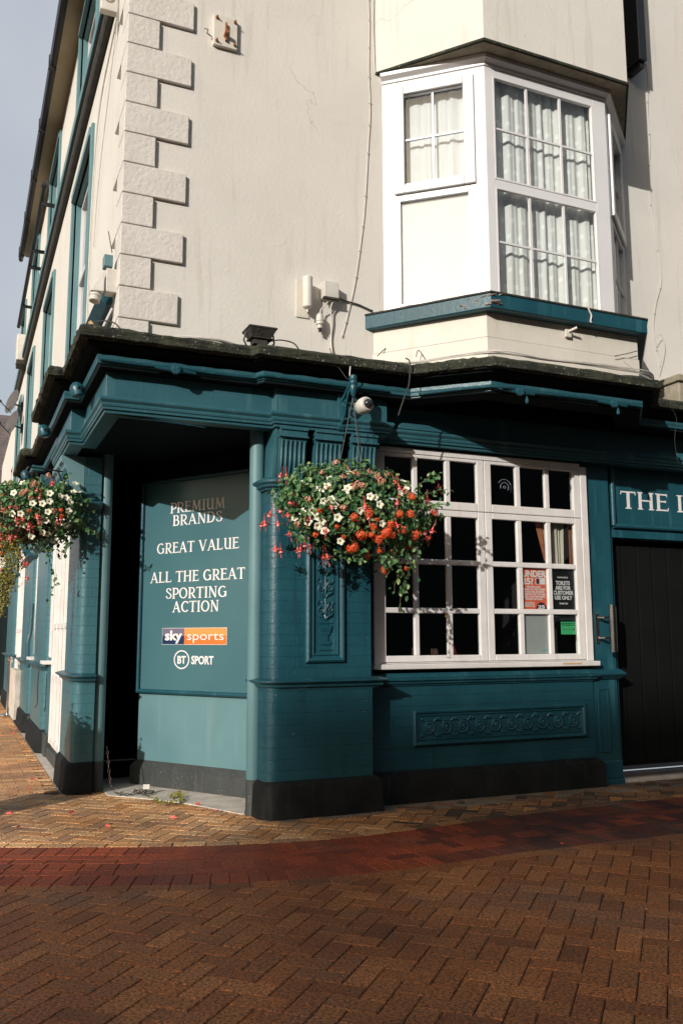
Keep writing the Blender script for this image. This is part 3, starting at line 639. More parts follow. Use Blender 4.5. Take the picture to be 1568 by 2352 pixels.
# pilaster and door
s = MB(); s.box(5.60, 5.905, 6.895, 7.1, 0, 3.12); s.build('door_pilaster', m_teal, pub, bevel=.006)
s = MB(); s.box(5.655, 5.795, 6.885, 6.894, .30, .32); s.box(5.655, 5.795, 6.885, 6.894, .885, .905); s.box(5.655, 5.68, 6.885, 6.894, .3202, .8848); s.box(5.77, 5.795, 6.885, 6.894, .3202, .8848); s.build('pilaster_panel_beading', m_teal, pub, bevel=.004)
s = MB(); s.sweep([(5.60,6.895),(5.91,6.895),(5.91,7.0)], [(-.02,.985),(.012,.985),(.03,1.0),(.04,1.015),(.06,1.03),(.06,1.045),(.012,1.085),(-.02,1.085)]); s.build('pilaster_string_course', m_teal, pub, smooth=True, ang=30)
s = MB(); s.box(5.595, 5.93, 6.87, 7.09, -.02, .05); s.box(5.6, 5.92, 6.88, 7.09, .0502, .22); s.build('pilaster_plinth', m_teal, pub, bevel=.01)
s = MB(); s.box(5.908, 5.955, 6.93, 7.1, 0, 2.376); s.box(5.908, 13, 6.93, 7.1, 2.378, 2.455); s.box(5.908, 13, 6.96, 7.1, 2.456, 3.13); s.build('door_frame', m_teal, pub, bevel=.004)
d = MB(); d.box(5.96, 9, 7.06, 7.1, .13, 2.375); dr = d.build('black_door', m_dark, pub)
s = MB()
for k in range(14): s.box(5.97+k*.2, 6.15+k*.2, 7.05, 7.0599, .16, 2.36)
s.build('door_boards', m_dark, dr, bevel=.006)
s = MB(); s.box(5.96, 9, 6.97, 7.05, .03, .075); s.box(5.96, 9, 6.985, 7.05, .0752, .095); s.build('threshold', m_chrome, pub, bevel=.004)
s = MB(); s.box(5.93, 9, 6.90, 7.1, -.02, .028); s.build('door_step', m_concrete, pub, bevel=.01)
s = MB(); s.box(9, 13, 6.9, 7.2, 0, 3.2); s.build('far_pier', m_teal_wall, pub)

# --- ground floor multi-pane window
WP = 6.88
s = MB()
s.box(3.273, 3.335, WP-.03, 7.02, 1.165, 3.05); s.box(5.525, 5.60, WP-.03, 7.02, 1.165, 3.05); s.box(3.3352, 5.5248, WP-.028, 7.02, 3.03, 3.08)
s.box(3.3352, 5.5248, WP-.01, 7.0, 1.165, 1.175)
win = s.build('multi_pane_window', m_white, pub, bevel=.006)
s = MB(); s.box(3.25, 5.64, WP-.075, 7.0, 1.118, 1.163); s.build('sill', m_white, win, bevel=.007)
s = MB(); s.box(5.2, 5.42, WP-.0765, WP-.0755, 1.136, 1.15); s.build('bare_timber_patch', m_wood, win)
cols = [(3.391,3.674),(3.722,4.010),(4.062,4.344),(4.498,4.776),(4.828,5.111),(5.161,5.441)]
rws = [(1.234,1.603),(1.650,2.037),(2.085,2.479)]; top = [(2.617,2.997)]
def leaf(x0, x1, z0, z1, cs, rs, y0):
    s = MB(); us = [x0]+[v for c in cs for v in c]+[x1]; zs = [z0]+[v for r_ in rs for v in r_]+[z1]
    y1 = y0+.045
    s.box(x0, cs[0][0], y0, y1, z0, z1); s.box(cs[-1][1], x1, y0, y1, z0, z1); a, b = cs[0][0], cs[-1][1]
    s.box(a, b, y0, y1, z0, rs[0][0]); s.box(a, b, y0, y1, rs[-1][1], z1)
    for i in range(len(rs)-1): s.box(a, b, y0+.004, y1, rs[i][1], rs[i+1][0])
    for i in range(len(cs)-1):
        for r_ in rs: s.box(cs[i][1], cs[i+1][0], y0+.006, y1, r_[0]-.001, r_[1]+.001)
    lf = s.build('casement', m_white, win, bevel=.007)
    for c in cs:
        for r_ in rs:
            p = MB(); t = rnd.uniform(-.0012, .0012); p.box(c[0]-.004, c[1]+.004, y0+.028+t, y0+.031+t, r_[0]-.004, r_[1]+.004); p.build('pane', m_glass, lf)
for cs in (cols[:3], cols[3:]):
    x0 = 3.3375 if cs[0][0] < 4 else 4.424; x1 = 4.420 if cs[0][0] < 4 else 5.5225
    leaf(x0, x1, 1.178, 2.536, cs, rws, WP-.022); leaf(x0, x1, 2.541, 3.028, cs, top, WP-.022)
# room behind
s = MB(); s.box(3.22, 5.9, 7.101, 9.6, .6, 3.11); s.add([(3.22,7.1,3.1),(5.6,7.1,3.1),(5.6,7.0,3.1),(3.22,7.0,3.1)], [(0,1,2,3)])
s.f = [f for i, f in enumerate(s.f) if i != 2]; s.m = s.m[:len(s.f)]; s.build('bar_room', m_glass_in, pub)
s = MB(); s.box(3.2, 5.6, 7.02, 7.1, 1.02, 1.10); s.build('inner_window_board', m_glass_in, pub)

# ------------------------------------------------------------------ canted bay
bw_ = [(3.355,6.91),(4.036,6.08),(5.666,6.08),(6.35,6.91)]
bayg = MB(); bayg.prism(bw_, 6.705, 11)
bayg.build('bay_upper_wall', m_cream, pub)
s = MB(); s.prism([(3.365,6.91),(4.04,6.088),(5.66,6.088),(6.34,6.91)], 6.685, 6.704); s.build('bay_soffit', m_soffcream, pub)
s = MB(); s.sweep(bw_, [(-.02,6.69),(.012,6.69),(.014,6.712),(-.02,6.72)]); s.build('bay_drip_edge', m_moss, pub)
wp = [(3.42,6.9),(4.155,6.265),(5.54,6.265),(6.275,6.9)]
s = MB(); s.sweep(wp, [(-.05,6.60),(.012,6.60),(.016,6.625),(.06,6.65),(.065,6.683),(-.05,6.684)]); s.build('bay_head_trim', m_pvc, pub, bevel=.004)
# sill shelf
cp = [(3.16,6.985),(3.228,6.9),(3.971,5.985),(5.662,5.985),(6.42,6.9)][1:]
s = MB(); s.sweep(cp, [(-.35,4.145),(-.012,4.145),(0,4.155),(0,4.275),(-.02,4.285),(-.35,4.32)]); s.build('bay_sill', m_teal, pub, bevel=.004)
s = MB(); s.sweep(cp, [(-.35,4.321),(-.02,4.286),(.008,4.278),(.012,4.292),(-.02,4.302),(-.35,4.335)])
s.build('bay_sill_felt', m_lead, pub)
# broken timber at the corner of the sill
s = MB(); rr_ = random.Random(5)
for k in range(16):
    x = 3.90+rr_.uniform(-.12,.16); z = 4.15+rr_.uniform(.03,.13); y = 5.985-(x-3.971)*0 if x > 3.971 else 5.985+(3.971-x)*1.22
    s.tube([(x,y-.006,z),(x+rr_.uniform(.02,.07),(y-.008) if x > 3.97 else y-.05,z+rr_.uniform(-.015,.012))], [rr_.uniform(.004,.012),.002], 4)
s.build('splintered_sill_timber', pm('splintered_timber', (.55,.45,.38), (.10,.035,.02), 14, .9), pub)
# boarded base
bb = [(3.30,6.91),(3.995,6.09),(5.635,6.09),(6.33,6.91)]
s = MB(); s.sweep(bb, [(-.3,3.66),(0,3.66),(0,3.80),(-.3,3.80)]); s.sweep(bb, [(-.3,3.803),(.006,3.803),(.006,3.925),(-.3,3.925)]); s.sweep(bb, [(-.3,3.93),(-.003,3.93),(-.003,4.16),(-.3,4.16)]); s.build('bay_boarded_base', m_creamw, pub, bevel=.003)
# window frames, three facets
def facet(P, Q, kind):
    P = np.array(P, float); Q = np.array(Q, float); L_ = float(np.hypot(*(Q-P))); d = (Q-P)/L_; n = np.array([d[1], -d[0]])
    O = (P[0], P[1], 0); u = (d[0], d[1], 0); n3 = (n[0], n[1], 0); v = Z_
    f = MB(); z0, z1 = 4.30, 6.60
    def bx(a, b, c, e, d0, d1, m=f): m.fbox(O, u, v, n3, a, b, c, e, d0, d1)
    if kind == 'front':
        a0, a1 = .085, L_-.155; gz = [(4.40,5.43),(5.505,6.52)]
    elif kind == 'left':
        a0, a1 = .15, L_-.155; gz = [(4.38,5.41),(5.545,6.46)]
    else: a0, a1 = .15, L_-.12; gz = [(4.38,5.41),(5.545,6.46)]
    bx(0, a0, z0, z1, -.06, 0); bx(a1, L_, z0, z1, -.06, 0); bx(a0, a1, z0, gz[0][0], -.06, -.001); bx(a0, a1, gz[0][1], gz[1][0], -.06, -.002); bx(a0, a1, gz[1][1], z1, -.06, -.001)
    w_ = f.build('bay_window', m_pvc, pub, bevel=.004)
    # glazing beads, slim raised rims
    m = MB()
    for (c, e) in gz:
        for (p, q, r_, s_) in ((a0,a0+.018,c,e),(a1-.018,a1,c,e),(a0+.018,a1-.018,c,c+.018),(a0+.018,a1-.018,e-.018,e)): m.fbox(O, u, v, n3, p, q, r_, s_, -.03, .003)
    m.build('glazing_bead', m_pvc, w_, bevel=.003)
    if kind != 'front':         # top-hung upper casement standing proud
        m = MB(); a, b, c, e = a0-.035, a1+.055, 5.46, 6.53
        if True:
            for (p, q, r_, s_) in ((a,a+.10,c,e),(b-.10,b,c,e),(a+.10,b-.10,c,c+.085),(a+.10,b-.10,e-.08,e)): m.fbox(O, u, v, n3, p, q, r_, s_, .004, .03)
            m.build('casement', m_pvc, w_, bevel=.008)
        else:
            an = R(14); hv = (n[0]*math.sin(an), n[1]*math.sin(an), -math.cos(an)); hn = (n[0]*math.cos(an), n[1]*math.cos(an), math.sin(an))
            O2 = (P[0]+n[0]*.01, P[1]+n[1]*.01, e)
            for (p, q, r_, s_) in ((a,a+.07,0,e-c),(b-.07,b,0,e-c),(a+.07,b-.07,0,.07),(a+.07,b-.07,e-c-.07,e-c)): m.fbox(O2, u, hv, hn, p, q, r_, s_, .004, .04)
            m.build('casement', m_pvc, w_, bevel=.006)
    nb = 3 if kind == 'front' else 2; bar = MB()
    for (c, e) in (gz[1:] if kind == 'left' else gz):
        for k in range(1, nb): x = a0+(a1-a0)*k/nb; bar.fbox(O, u, v, n3, x-.010, x+.010, c, e, -.035, -.012)
        zm = (c+e)/2; bar.fbox(O, u, v, n3, a0, a1, zm-.009, zm+.009, -.034, -.013)
    bar.build('glazing_bars', m_pvc, w_)
    for (c, e) in gz:
        p = MB(); p.fbox(O, u, v, n3, a0-.005, a1+.005, c-.005, e+.005, -.027, -.022); p.build('pane', m_glass, w_)
    # net curtain: pleated sheet
    cm = MB(); N_ = 150; zs = [4.33+(6.58-4.33)*j/10 for j in range(11)]; rs_ = random.Random(kind); ph = [rs_.uniform(0, 6) for _ in range(4)]
    vs = []
    for j, z in enumerate(zs):
        for i in range(N_+1):
            a = a0-.04+(a1-a0+.08)*i/N_; sw = .02*math.sin(z*2.+ph[3])
            d_ = -.115+.010*math.sin(a*52+ph[0]+sw*20+.9*math.sin(a*9))+.009*math.sin(a*23+ph[1]+z*.5)+.004*math.sin(a*97+ph[2]+math.sin(a*31))
            vs.append(np.array(O)+np.array(u)*a+np.array(n3)*d_+np.array(v)*z)
    fs = [(j*(N_+1)+i, j*(N_+1)+i+1, (j+1)*(N_+1)+i+1, (j+1)*(N_+1)+i) for j in range(len(zs)-1) for i in range(N_)]
    cm.add(vs, fs); cm.build('net_curtain', m_net2 if kind == 'left' else m_net, w_, smooth=True, ang=80)
    if kind == 'left':
        q = MB(); q.fbox(O, u, v, n3, a0+.02 if False else a0-.01, a1+.01, gz[0][0]-.01, gz[0][1]+.01, -.050, -.044); q.build('white_blind', m_net2, w_)
m_net, nt_, b_ = new_mat('patterned_net_curtain')
N = nt_.nodes; L = nt_.links; g_ = N.new('ShaderNodeNewGeometry'); sp = N.new('ShaderNodeSeparateXYZ'); L.new(g_.outputs['Position'], sp.inputs[0])
def math_(op, a, b=None, c=None):
    n = N.new('ShaderNodeMath'); n.operation = op
    for i, q in enumerate((a, b, c)):
        if q is None: continue
        if hasattr(q, 'links'): L.new(q, n.inputs[i])
        else: n.inputs[i].default_value = q
    return n.outputs[0]
uu = math_('SUBTRACT', sp.outputs[0], math_('MULTIPLY', sp.outputs[1], .8)); vv = sp.outputs[2]
def sq(cu, cv, per=.16, hw=.013, off=0.):
    row = math_('FLOOR', math_('DIVIDE', vv, per)); u2 = math_('ADD', uu, math_('MULTIPLY', row, per*.37))
    fu = math_('SUBTRACT', math_('FRACT', math_('DIVIDE', u2, per*.7)), .5); fv = math_('SUBTRACT', math_('FRACT', math_('DIVIDE', vv, per)), .5)
    du_ = math_('ABSOLUTE', math_('SUBTRACT', math_('MULTIPLY', fu, per*.7), cu)); dv_ = math_('ABSOLUTE', math_('SUBTRACT', math_('MULTIPLY', fv, per), cv))
    m = math_('MAXIMUM', du_, dv_); return math_('LESS_THAN', math_('ABSOLUTE', math_('SUBTRACT', m, hw)), .0032)
pat = math_('MAXIMUM', sq(-.006, -.006), sq(.007, .007))
mxn = N.new('ShaderNodeMix'); mxn.data_type = 'RGBA'; L.new(pat, mxn.inputs[0]); mxn.inputs[6].default_value = (.74,.72,.68,1); mxn.inputs[7].default_value = (.95,.95,.93,1)
L.new(mxn.outputs[2], b_.inputs['Base Color']); b_.inputs['Roughness'].default_value = .9
m_net2 = pm('bright_net', (.66,.66,.68), (.61,.61,.63), 4, .9)
facet(wp[0], wp[1], 'left'); facet(wp[1], wp[2], 'front'); facet(wp[2], wp[3], 'right')
s = MB(); s.box(3.6, 6.1, 6.86, 6.899, 4.3, 6.68); s.build('bay_room_wall', m_creamw, pub)
s = MB(); s.prism([(3.44,6.88),(4.17,6.29),(5.53,6.29),(6.25,6.88)], 4.24, 4.31); s.build('bay_floor', m_creamw, pub)
# boxed black pipe by the bay
s = MB(); s.box(6.40, 6.50, 6.66, 6.899, 7.56, 11); s.box(6.43, 6.50, 6.70, 6.899, 7.50, 7.559); bp_ = s.build('boxed_downpipe', m_iron, pub, bevel=.004)

# ------------------------------------------------------------------ lettering
TK, TN, SF = .165, .085, .055
def _arc(cx, cy, rx, ry, a0, a1, n=14): return [(cx+rx*math.cos(R(a0+(a1-a0)*i/n)), cy+ry*math.sin(R(a0+(a1-a0)*i/n))) for i in range(n+1)]
# every glyph: advance, [(points, width or list of widths)], serifs [(x, y, half width)]
GL = {
 'P': (.74, [([(.2,0),(.2,1)],TK), ([(.2,.955)]+_arc(.42,.68,.26,.275,90,-90)+[(.2,.40)],(TN,.16))], [(.2,0,.16),(.14,1,.10)]),
 'R': (.86, [([(.2,0),(.2,1)],TK), ([(.2,.955)]+_arc(.42,.70,.24,.255,90,-90)+[(.2,.44)],(TN,.15)), ([(.42,.45),(.55,.22),(.74,.03),(.84,.03)],[TN,TK,.13,.05])], [(.2,0,.15),(.14,1,.10)]),
 'E': (.74, [([(.2,0),(.2,1)],TK), ([(.2,.96),(.66,.96)],TN), ([(.2,.55),(.58,.55)],TN), ([(.2,.04),(.70,.04)],TN), ([(.66,.98),(.66,.84)],.05), ([(.70,.02),(.72,.19)],.05), ([(.58,.62),(.58,.48)],.05)], [(.14,0,.10),(.14,1,.10)]),
 'M': (1.16, [([(.22,0),(.27,1)],TN), ([(.28,1),(.58,.12)],TK), ([(.58,.05),(.88,1)],TN), ([(.89,1),(.95,0)],TK)], [(.22,0,.13),(.96,0,.15),(.2,1,.08),(.95,1,.08)]),
 'I': (.42, [([(.21,0),(.21,1)],TK)], [(.21,0,.16),(.21,1,.16)]),
 'U': (.92, [([(.22,1),(.22,.35)]+_arc(.42,.32,.20,.28,180,270)+[(.6,.06),(.72,.16)],[TK,TK]+[.14]*14+[TN,TN,TN]), ([(.72,1),(.72,0)],TK)], [(.2,1,.13),(.70,1,.13),(.78,0,.10)]),
 'B': (.82, [([(.2,0),(.2,1)],TK), ([(.2,.96)]+_arc(.40,.75,.21,.21,90,-90,10)+[(.2,.54)],(TN,.15)), ([(.2,.54)]+_arc(.44,.29,.25,.25,90,-90,10)+[(.2,.04)],(TN,.17))], [(.14,0,.10),(.14,1,.10)]),
 'A': (.98, [([(.16,0),(.48,1)],TN), ([(.47,1),(.82,0)],TK), ([(.28,.34),(.70,.34)],TN)], [(.15,0,.13),(.83,0,.15)]),
 'N': (.98, [([(.2,0),(.2,1)],TN), ([(.2,1),(.78,.02)],TK), ([(.79,0),(.79,1)],TN)], [(.2,0,.13),(.16,1,.10),(.79,1,.13)]),
 'D': (.92, [([(.2,0),(.2,1)],TK), ([(.2,.96)]+_arc(.44,.50,.36,.455,90,-90)+[(.2,.045)],(TN,.17))], [(.14,0,.10),(.14,1,.10)]),
 'S': (.74, [([(.62,.76)]+_arc(.38,.74,.22,.22,15,190,10)+_arc(.39,.27,.25,.235,70,-160,12)+[(.13,.26)],(.05,.155))], []),
 'G': (.98, [(_arc(.50,.50,.37,.46,48,318,20),(TN,.17)), ([(.80,.46),(.80,.06)],TK)], [(.76,.46,.16)]),
 'C': (.90, [(_arc(.50,.50,.37,.46,45,318,20),(TN,.17)), ([(.77,.98),(.77,.78)],.05)], []),
 'O': (1.0, [(_arc(.50,.50,.37,.46,0,360,26),(TN,.16))], []),
 'T': (.84, [([(.42,0),(.42,1)],TK), ([(.06,.96),(.78,.96)],TN), ([(.06,1.0),(.04,.80)],.05), ([(.78,1.0),(.80,.80)],.05)], [(.42,0,.16)]),
 'V': (.96, [([(.15,1),(.50,0)],TK), ([(.50,0),(.80,1)],TN)], [(.15,1,.15),(.81,1,.12)]),
 'L': (.76, [([(.2,0),(.2,1)],TK), ([(.2,.04),(.68,.04)],TN), ([(.68,.02),(.70,.22)],.05)], [(.14,0,.10),(.2,1,.16)]),
 'H': (.98, [([(.2,0),(.2,1)],TK), ([(.78,0),(.78,1)],TK), ([(.2,.52),(.78,.52)],TN)], [(.2,0,.14),(.2,1,.14),(.78,0,.14),(.78,1,.14)]),
 ' ': (.42, [], [])}
def strip_poly(pts, wd):
    n = len(pts); L_ = []; R_ = []
    for i in range(n):
        a = pts[max(i-1, 0)]; b = pts[min(i+1, n-1)]; d = math.hypot(b[0]-a[0], b[1]-a[1]) or 1; nx, ny = -(b[1]-a[1])/d, (b[0]-a[0])/d
        if isinstance(wd, tuple): w_ = wd[0]+(wd[1]-wd[0])*abs(nx)**1.3
        elif isinstance(wd, list): w_ = wd[min(i, len(wd)-1)]
        else: w_ = wd
        L_.append((pts[i][0]+nx*w_/2, pts[i][1]+ny*w_/2)); R_.append((pts[i][0]-nx*w_/2, pts[i][1]-ny*w_/2))
    return L_, R_
def serif_text(mb, txt, O, u, v, n, cx, z0, h, width, d0=0., dep=.0006, word=None):
    adv = sum(GL[c][0] for c in txt); sx = width/adv; x = cx-width/2; O, u, v, n = (np.array(q, float) for q in (O, u, v, n)); lay = 0
    wi = 0
    for c in txt:
        a, strokes, serifs = GL[c]
        if c == ' ': wi += 1
        if word is not None and wi != word: x += a*sx; continue
        for pts, wd in strokes:
            L_, R_ = strip_poly(pts, wd); e = d0+dep+lay*.00012; lay += 1; m = len(L_)
            vs = [O+u*(x+p[0]*sx)+v*(z0+p[1]*h)+n*e for p in L_+R_]
            mb.add(vs, [(i, i+1, m+i+1, m+i) for i in range(m-1)])
        for X0, Y0, hw in serifs:
            e = d0+dep+lay*.00012; lay += 1
            mb.add([O+u*(x+(X0+a_)*sx)+v*(z0+(Y0+b_*(1 if Y0 < .5 else -1))*h)+n*e for a_, b_ in ((-hw,-.01),(hw,-.01),(hw,SF),(-hw,SF))], [(0,1,2,3)])
        x += a*sx; lay = lay % 12
def sans(txt, O, u, v, n, cx, z0, size, mat, name, parent, width=None, bold=0., ext=.0008, align='CENTER', shear=0., d=.001):
    c = bpy.data.curves.new('t', 'FONT'); c.body = txt; c.size = size; c.offset = bold; c.align_x = align; c.extrude = ext; c.resolution_u = 3; c.shear = shear
    o = bpy.data.objects.new('t', c); COL.objects.link(o); dg = bpy.context.evaluated_depsgraph_get(); me = bpy.data.meshes.new_from_object(o.evaluated_get(dg))
    bpy.data.objects.remove(o); bpy.data.curves.remove(c)
    co = np.empty(len(me.vertices)*3); me.vertices.foreach_get('co', co); co = co.reshape(-1, 3)
    if width: co[:, 0] *= width/(co[:, 0].max()-co[:, 0].min())
    O, u, v, n = (np.array(q, float) for q in (O, u, v, n)); w0 = np.array(worldloc(parent))
    P = O-w0+np.outer(co[:, 0]+cx, u)+np.outer(co[:, 1]+z0, v)+np.outer(co[:, 2]+d, n); me.vertices.foreach_set('co', P.ravel()); me.name = name
    me.materials.clear(); me.materials.append(mat); me.update(); o = bpy.data.objects.new(name, me); COL.objects.link(o); o.parent = parent; return o

# ------------------------------------------------------------------ the entrance sign board
sg = empty('wall_sign', (A[0]+.75*du[0], A[1]+.75*du[1], .87), 'tall teal sign board in the porch with white lettering reading premium brands, great value', 'sign')
s = MB(); s.fbox(O3, U3, Z_, N3, .05, LP-.02, .89, 2.92, .001, .014); bd = s.build('board', m_board, sg, bevel=.002)
s = MB(); O_ = np.array(O3)+np.array(N3)*.028; uu_ = np.array(U3)
def P3(a, z, d=0.): return O_+uu_*a+np.array([0, 0, z])+np.array(N3)*d
for pts in ([P3(.032,.87),P3(.032,2.935)], [P3(.028,.883),P3(LP-.03,.883)], [P3(.028,2.922),P3(LP-.03,2.922)]): s.tube(pts, .021, 14)
s.build('frame', m_teal, sg, smooth=True)
for txt, z0, wd in (('PREMIUM', 2.598, .715), ('BRANDS', 2.472, .645), ('GREAT VALUE', 2.207, 1.055), ('ALL THE GREAT', 1.925, 1.215), ('SPORTING', 1.765, .79), ('ACTION', 1.635, .60)):
    for wi_ in range(txt.count(' ')+1): t = MB(); serif_text(t, txt, O3, U3, Z_, N3, .752, z0, .103, wd, .0142, word=wi_); t.build('lettering', m_letter, sg)
def flat(name, c, rough=.35): return pm(name, c, c, 5, rough)
m_navy, m_lil, m_or1, m_or2 = flat('navy_vinyl', (.012,.03,.09)), flat('grey_lilac_vinyl', (.16,.14,.20)), flat('light_orange_vinyl', (.80,.30,.08)), flat('orange_vinyl', (.78,.17,.03))
s = MB(); mats = [m_lil, m_navy, m_or1, m_or2, m_letter]
s.mi = 4; s.fbox(O3, U3, Z_, N3, .331, 1.149, 1.328, 1.485, .0141, .0150)
s.mi = 0; s.fbox(O3, U3, Z_, N3, .334, .621, 1.41, 1.482, .0151, .0158); s.mi = 1; s.fbox(O3, U3, Z_, N3, .334, .621, 1.331, 1.4098, .0151, .0158)
s.mi = 2; s.fbox(O3, U3, Z_, N3, .6212, 1.146, 1.41, 1.482, .0151, .0158); s.mi = 3; s.fbox(O3, U3, Z_, N3, .6212, 1.146, 1.331, 1.4098, .0151, .0158)
lg = s.build('broadcaster_logo', mats, sg)
sans('sky', O3, U3, Z_, N3, .478, 1.372, .125, m_letter, 'logo_lettering', lg, .225, .0045, d=.0165); sans('sports', O3, U3, Z_, N3, .886, 1.372, .115, m_letter, 'logo_lettering', lg, .455, -.0003, d=.0165)
s = MB(); ring = [(.592+.100*math.cos(R(a)), 1.188+.088*math.sin(R(a))) for a in range(0, 361, 8)]; ri = [(.592+.087*math.cos(R(a)), 1.188+.0765*math.sin(R(a))) for a in range(0, 361, 8)]
s.add([np.array(O3)+np.array(U3)*a+np.array([0,0,b])+np.array(N3)*.0152 for a, b in ring+ri], [(i, i+1, len(ring)+i+1, len(ring)+i) for i in range(len(ring)-1)])
lb = s.build('round_logo', m_letter, sg)
sans('BT', O3, U3, Z_, N3, .592, 1.153, .098, m_letter, 'logo_lettering', lb, .108, .003, d=.0155); sans('SPORT', O3, U3, Z_, N3, .855, 1.150, .105, m_letter, 'logo_lettering', lb, .275, .003, d=.0155)

# ------------------------------------------------------------------ sign over the door
sg2 = empty('fascia_sign', (7.0, 6.95, 2.48), 'teal name board above the black door with white capitals starting the l', 'sign')
s = MB(); s.box(6.0, 9, 6.95, 6.9595, 2.50, 3.1); s.build('board', m_teal, sg2)
s = MB(); s.tube([(5.985,6.935,2.50),(5.985,6.935,3.12)], .026, 12); s.tube([(5.985,6.935,2.497),(9,6.935,2.497)], .024, 12); s.build('frame', m_teal, sg2, smooth=True)
for wi_ in (0, 1): t = MB(); serif_text(t, 'THE L', (0,6.9499,0), X_, Z_, (0,-1,0), 6.56, 2.685, .178, .93, 0., .001, word=wi_); t.build('lettering', m_letter, sg2)
# ------------------------------------------------------------------ things in the window
def poster(name, x0, x1, z0, z1, mat, label, cat='poster', y=6.895, z=1):
    r_ = empty(name, ((x0+x1)/2, y, z0), label, cat); s = MB(); s.box(x0, x1, y, y+.002, z0, z1); s.build('sheet', mat, r_); return r_
YF = (0,-1,0)
p1 = poster('age_check_poster', 4.831, 5.108, 1.653, 2.034, flat('orange_red_print', (.72,.12,.05), .6), 'orange red age check poster in the window headed under 25')
O1 = (0, 6.895, 0); m_pale = flat('pale_print', (.70,.68,.66), .7)
sans('UNDER', O1, X_, Z_, YF, 4.97, 1.955, .085, m_pale, 'print', p1, .27, .003); sans('25?', O1, X_, Z_, YF, 4.90, 1.885, .08, m_pale, 'print', p1, .125, .003)
s = MB(); s.box(4.985, 5.095, 6.8935, 6.8945, 1.885, 1.945); ic = s.build('id_card_picture', m_pale, p1); s = MB(); s.box(4.993, 5.03, 6.8925, 6.8933, 1.89, 1.94); s.build('portrait', flat('dark_maroon', (.10,.02,.03)), ic)
for i, l in enumerate(('YOU ARE LUCKY', 'ENOUGH TO LOOK UNDER', '25 YOU WILL BE ASKED', 'TO PROVE THAT YOU ARE', 'AGED 18 OR OVER WHEN', 'YOU BUY ALCOHOL')): sans(l, O1, X_, Z_, YF, 4.965, 1.852-.023*i, .024, m_pale, 'print', p1, (.17,.26,.235,.255,.25,.20)[i], .0009)
for i, l in enumerate(('YOU ARE UNDER 18', 'U ARE COMMITTING', 'OFFENCE IF YOU')): sans(l, O1, X_, Z_, YF, 4.905, 1.705-.016*i, .017, m_pale, 'print', p1, .13, .0004)
s = MB(); s.fr((5.045,6.8945,1.655), X_, Z_, (0,-1,0), [(.06*math.cos(R(q)),.06*math.sin(R(q))) for q in range(0,181,12)], 0, .001); s.build('badge', flat('plum_print', (.05,.015,.04)), p1); sans('25', O1, X_, Z_, YF, 5.045, 1.657, .045, m_pale, 'print', p1, .08, .002, d=.0025)
p2 = poster('toilet_notice', 5.164, 5.438, 1.653, 2.034, flat('black_print', (.008,.009,.009), .5), 'black notice in the window reading toilets are for customer use only', 'notice')
for i, (l, wd) in enumerate((('TOILETS', .165), ('ARE FOR', .178), ('CUSTOMER', .235), ('USE ONLY', .205))): sans(l, O1, X_, Z_, YF, 5.302, 1.887-.047*i, .051, m_pale, 'print', p2, wd, .0016)
sans('POLITE NOTICE', O1, X_, Z_, YF, 5.302, 1.950, .02, m_pale, 'print', p2, .12, .0004); sans('THANK YOU', O1, X_, Z_, YF, 5.302, 1.70, .022, m_pale, 'print', p2, .10, .0004)
p3 = poster('hygiene_rating_sticker', 5.262, 5.438, 1.415, 1.535, flat('green_print', (.06,.42,.16), .5), 'small green food hygiene rating sticker with a 5', 'sticker')
m_dg = flat('dark_green_print', (.01,.07,.03)); sans('SGÔR HYLENDID BWYD', O1, X_, Z_, YF, 5.350, 1.516, .015, m_dg, 'print', p3, .165, .0002); sans('FOOD HYGIENE RATING', O1, X_, Z_, YF, 5.350, 1.498, .015, m_dg, 'print', p3, .165, .0002)
s = MB(); s.lathe((5.425,6.8945,1.462), [(.0145,0),(.0145,.001)], 18, YF); s.build('rating_disc', flat('black_print_two', (.005,.01,.007)), p3); sans('5', O1, X_, Z_, YF, 5.425, 1.453, .026, m_pale, 'print', p3, None, .0006, d=.0025)
sans('0 1 2 3 4', O1, X_, Z_, YF, 5.35, 1.457, .018, m_dg, 'print', p3, .125, .0001)
m_card = pm('frosted_grey_card', (.36,.37,.35), (.30,.31,.29), 3, .5)
p4 = poster('blank_grey_card', 4.831, 5.108, 1.237, 1.60, m_card, 'blank pale grey card filling one pane of the window', 'card')
s = MB(); s.box(5.035, 5.085, 6.893, 6.8945, 1.262, 1.272); s.build('teal_tab', flat('turquoise_print', (.03,.42,.42)), p4)
p5 = poster('dark_notice', 5.164, 5.438, 1.545, 1.60, flat('black_print_three', (.008,.009,.01), .5), 'narrow dark notice with faint print over the green sticker', 'notice')
sans('GIVEN TI', O1, X_, Z_, YF, 5.20, 1.578, .018, flat('dim_print', (.12,.12,.12)), 'print', p5, .075, .0001); sans('•  ═ ═  ═ ═', O1, X_, Z_, YF, 5.33, 1.553, .018, flat('dim_green_print', (.12,.25,.2)), 'print', p5, .16, .0001)
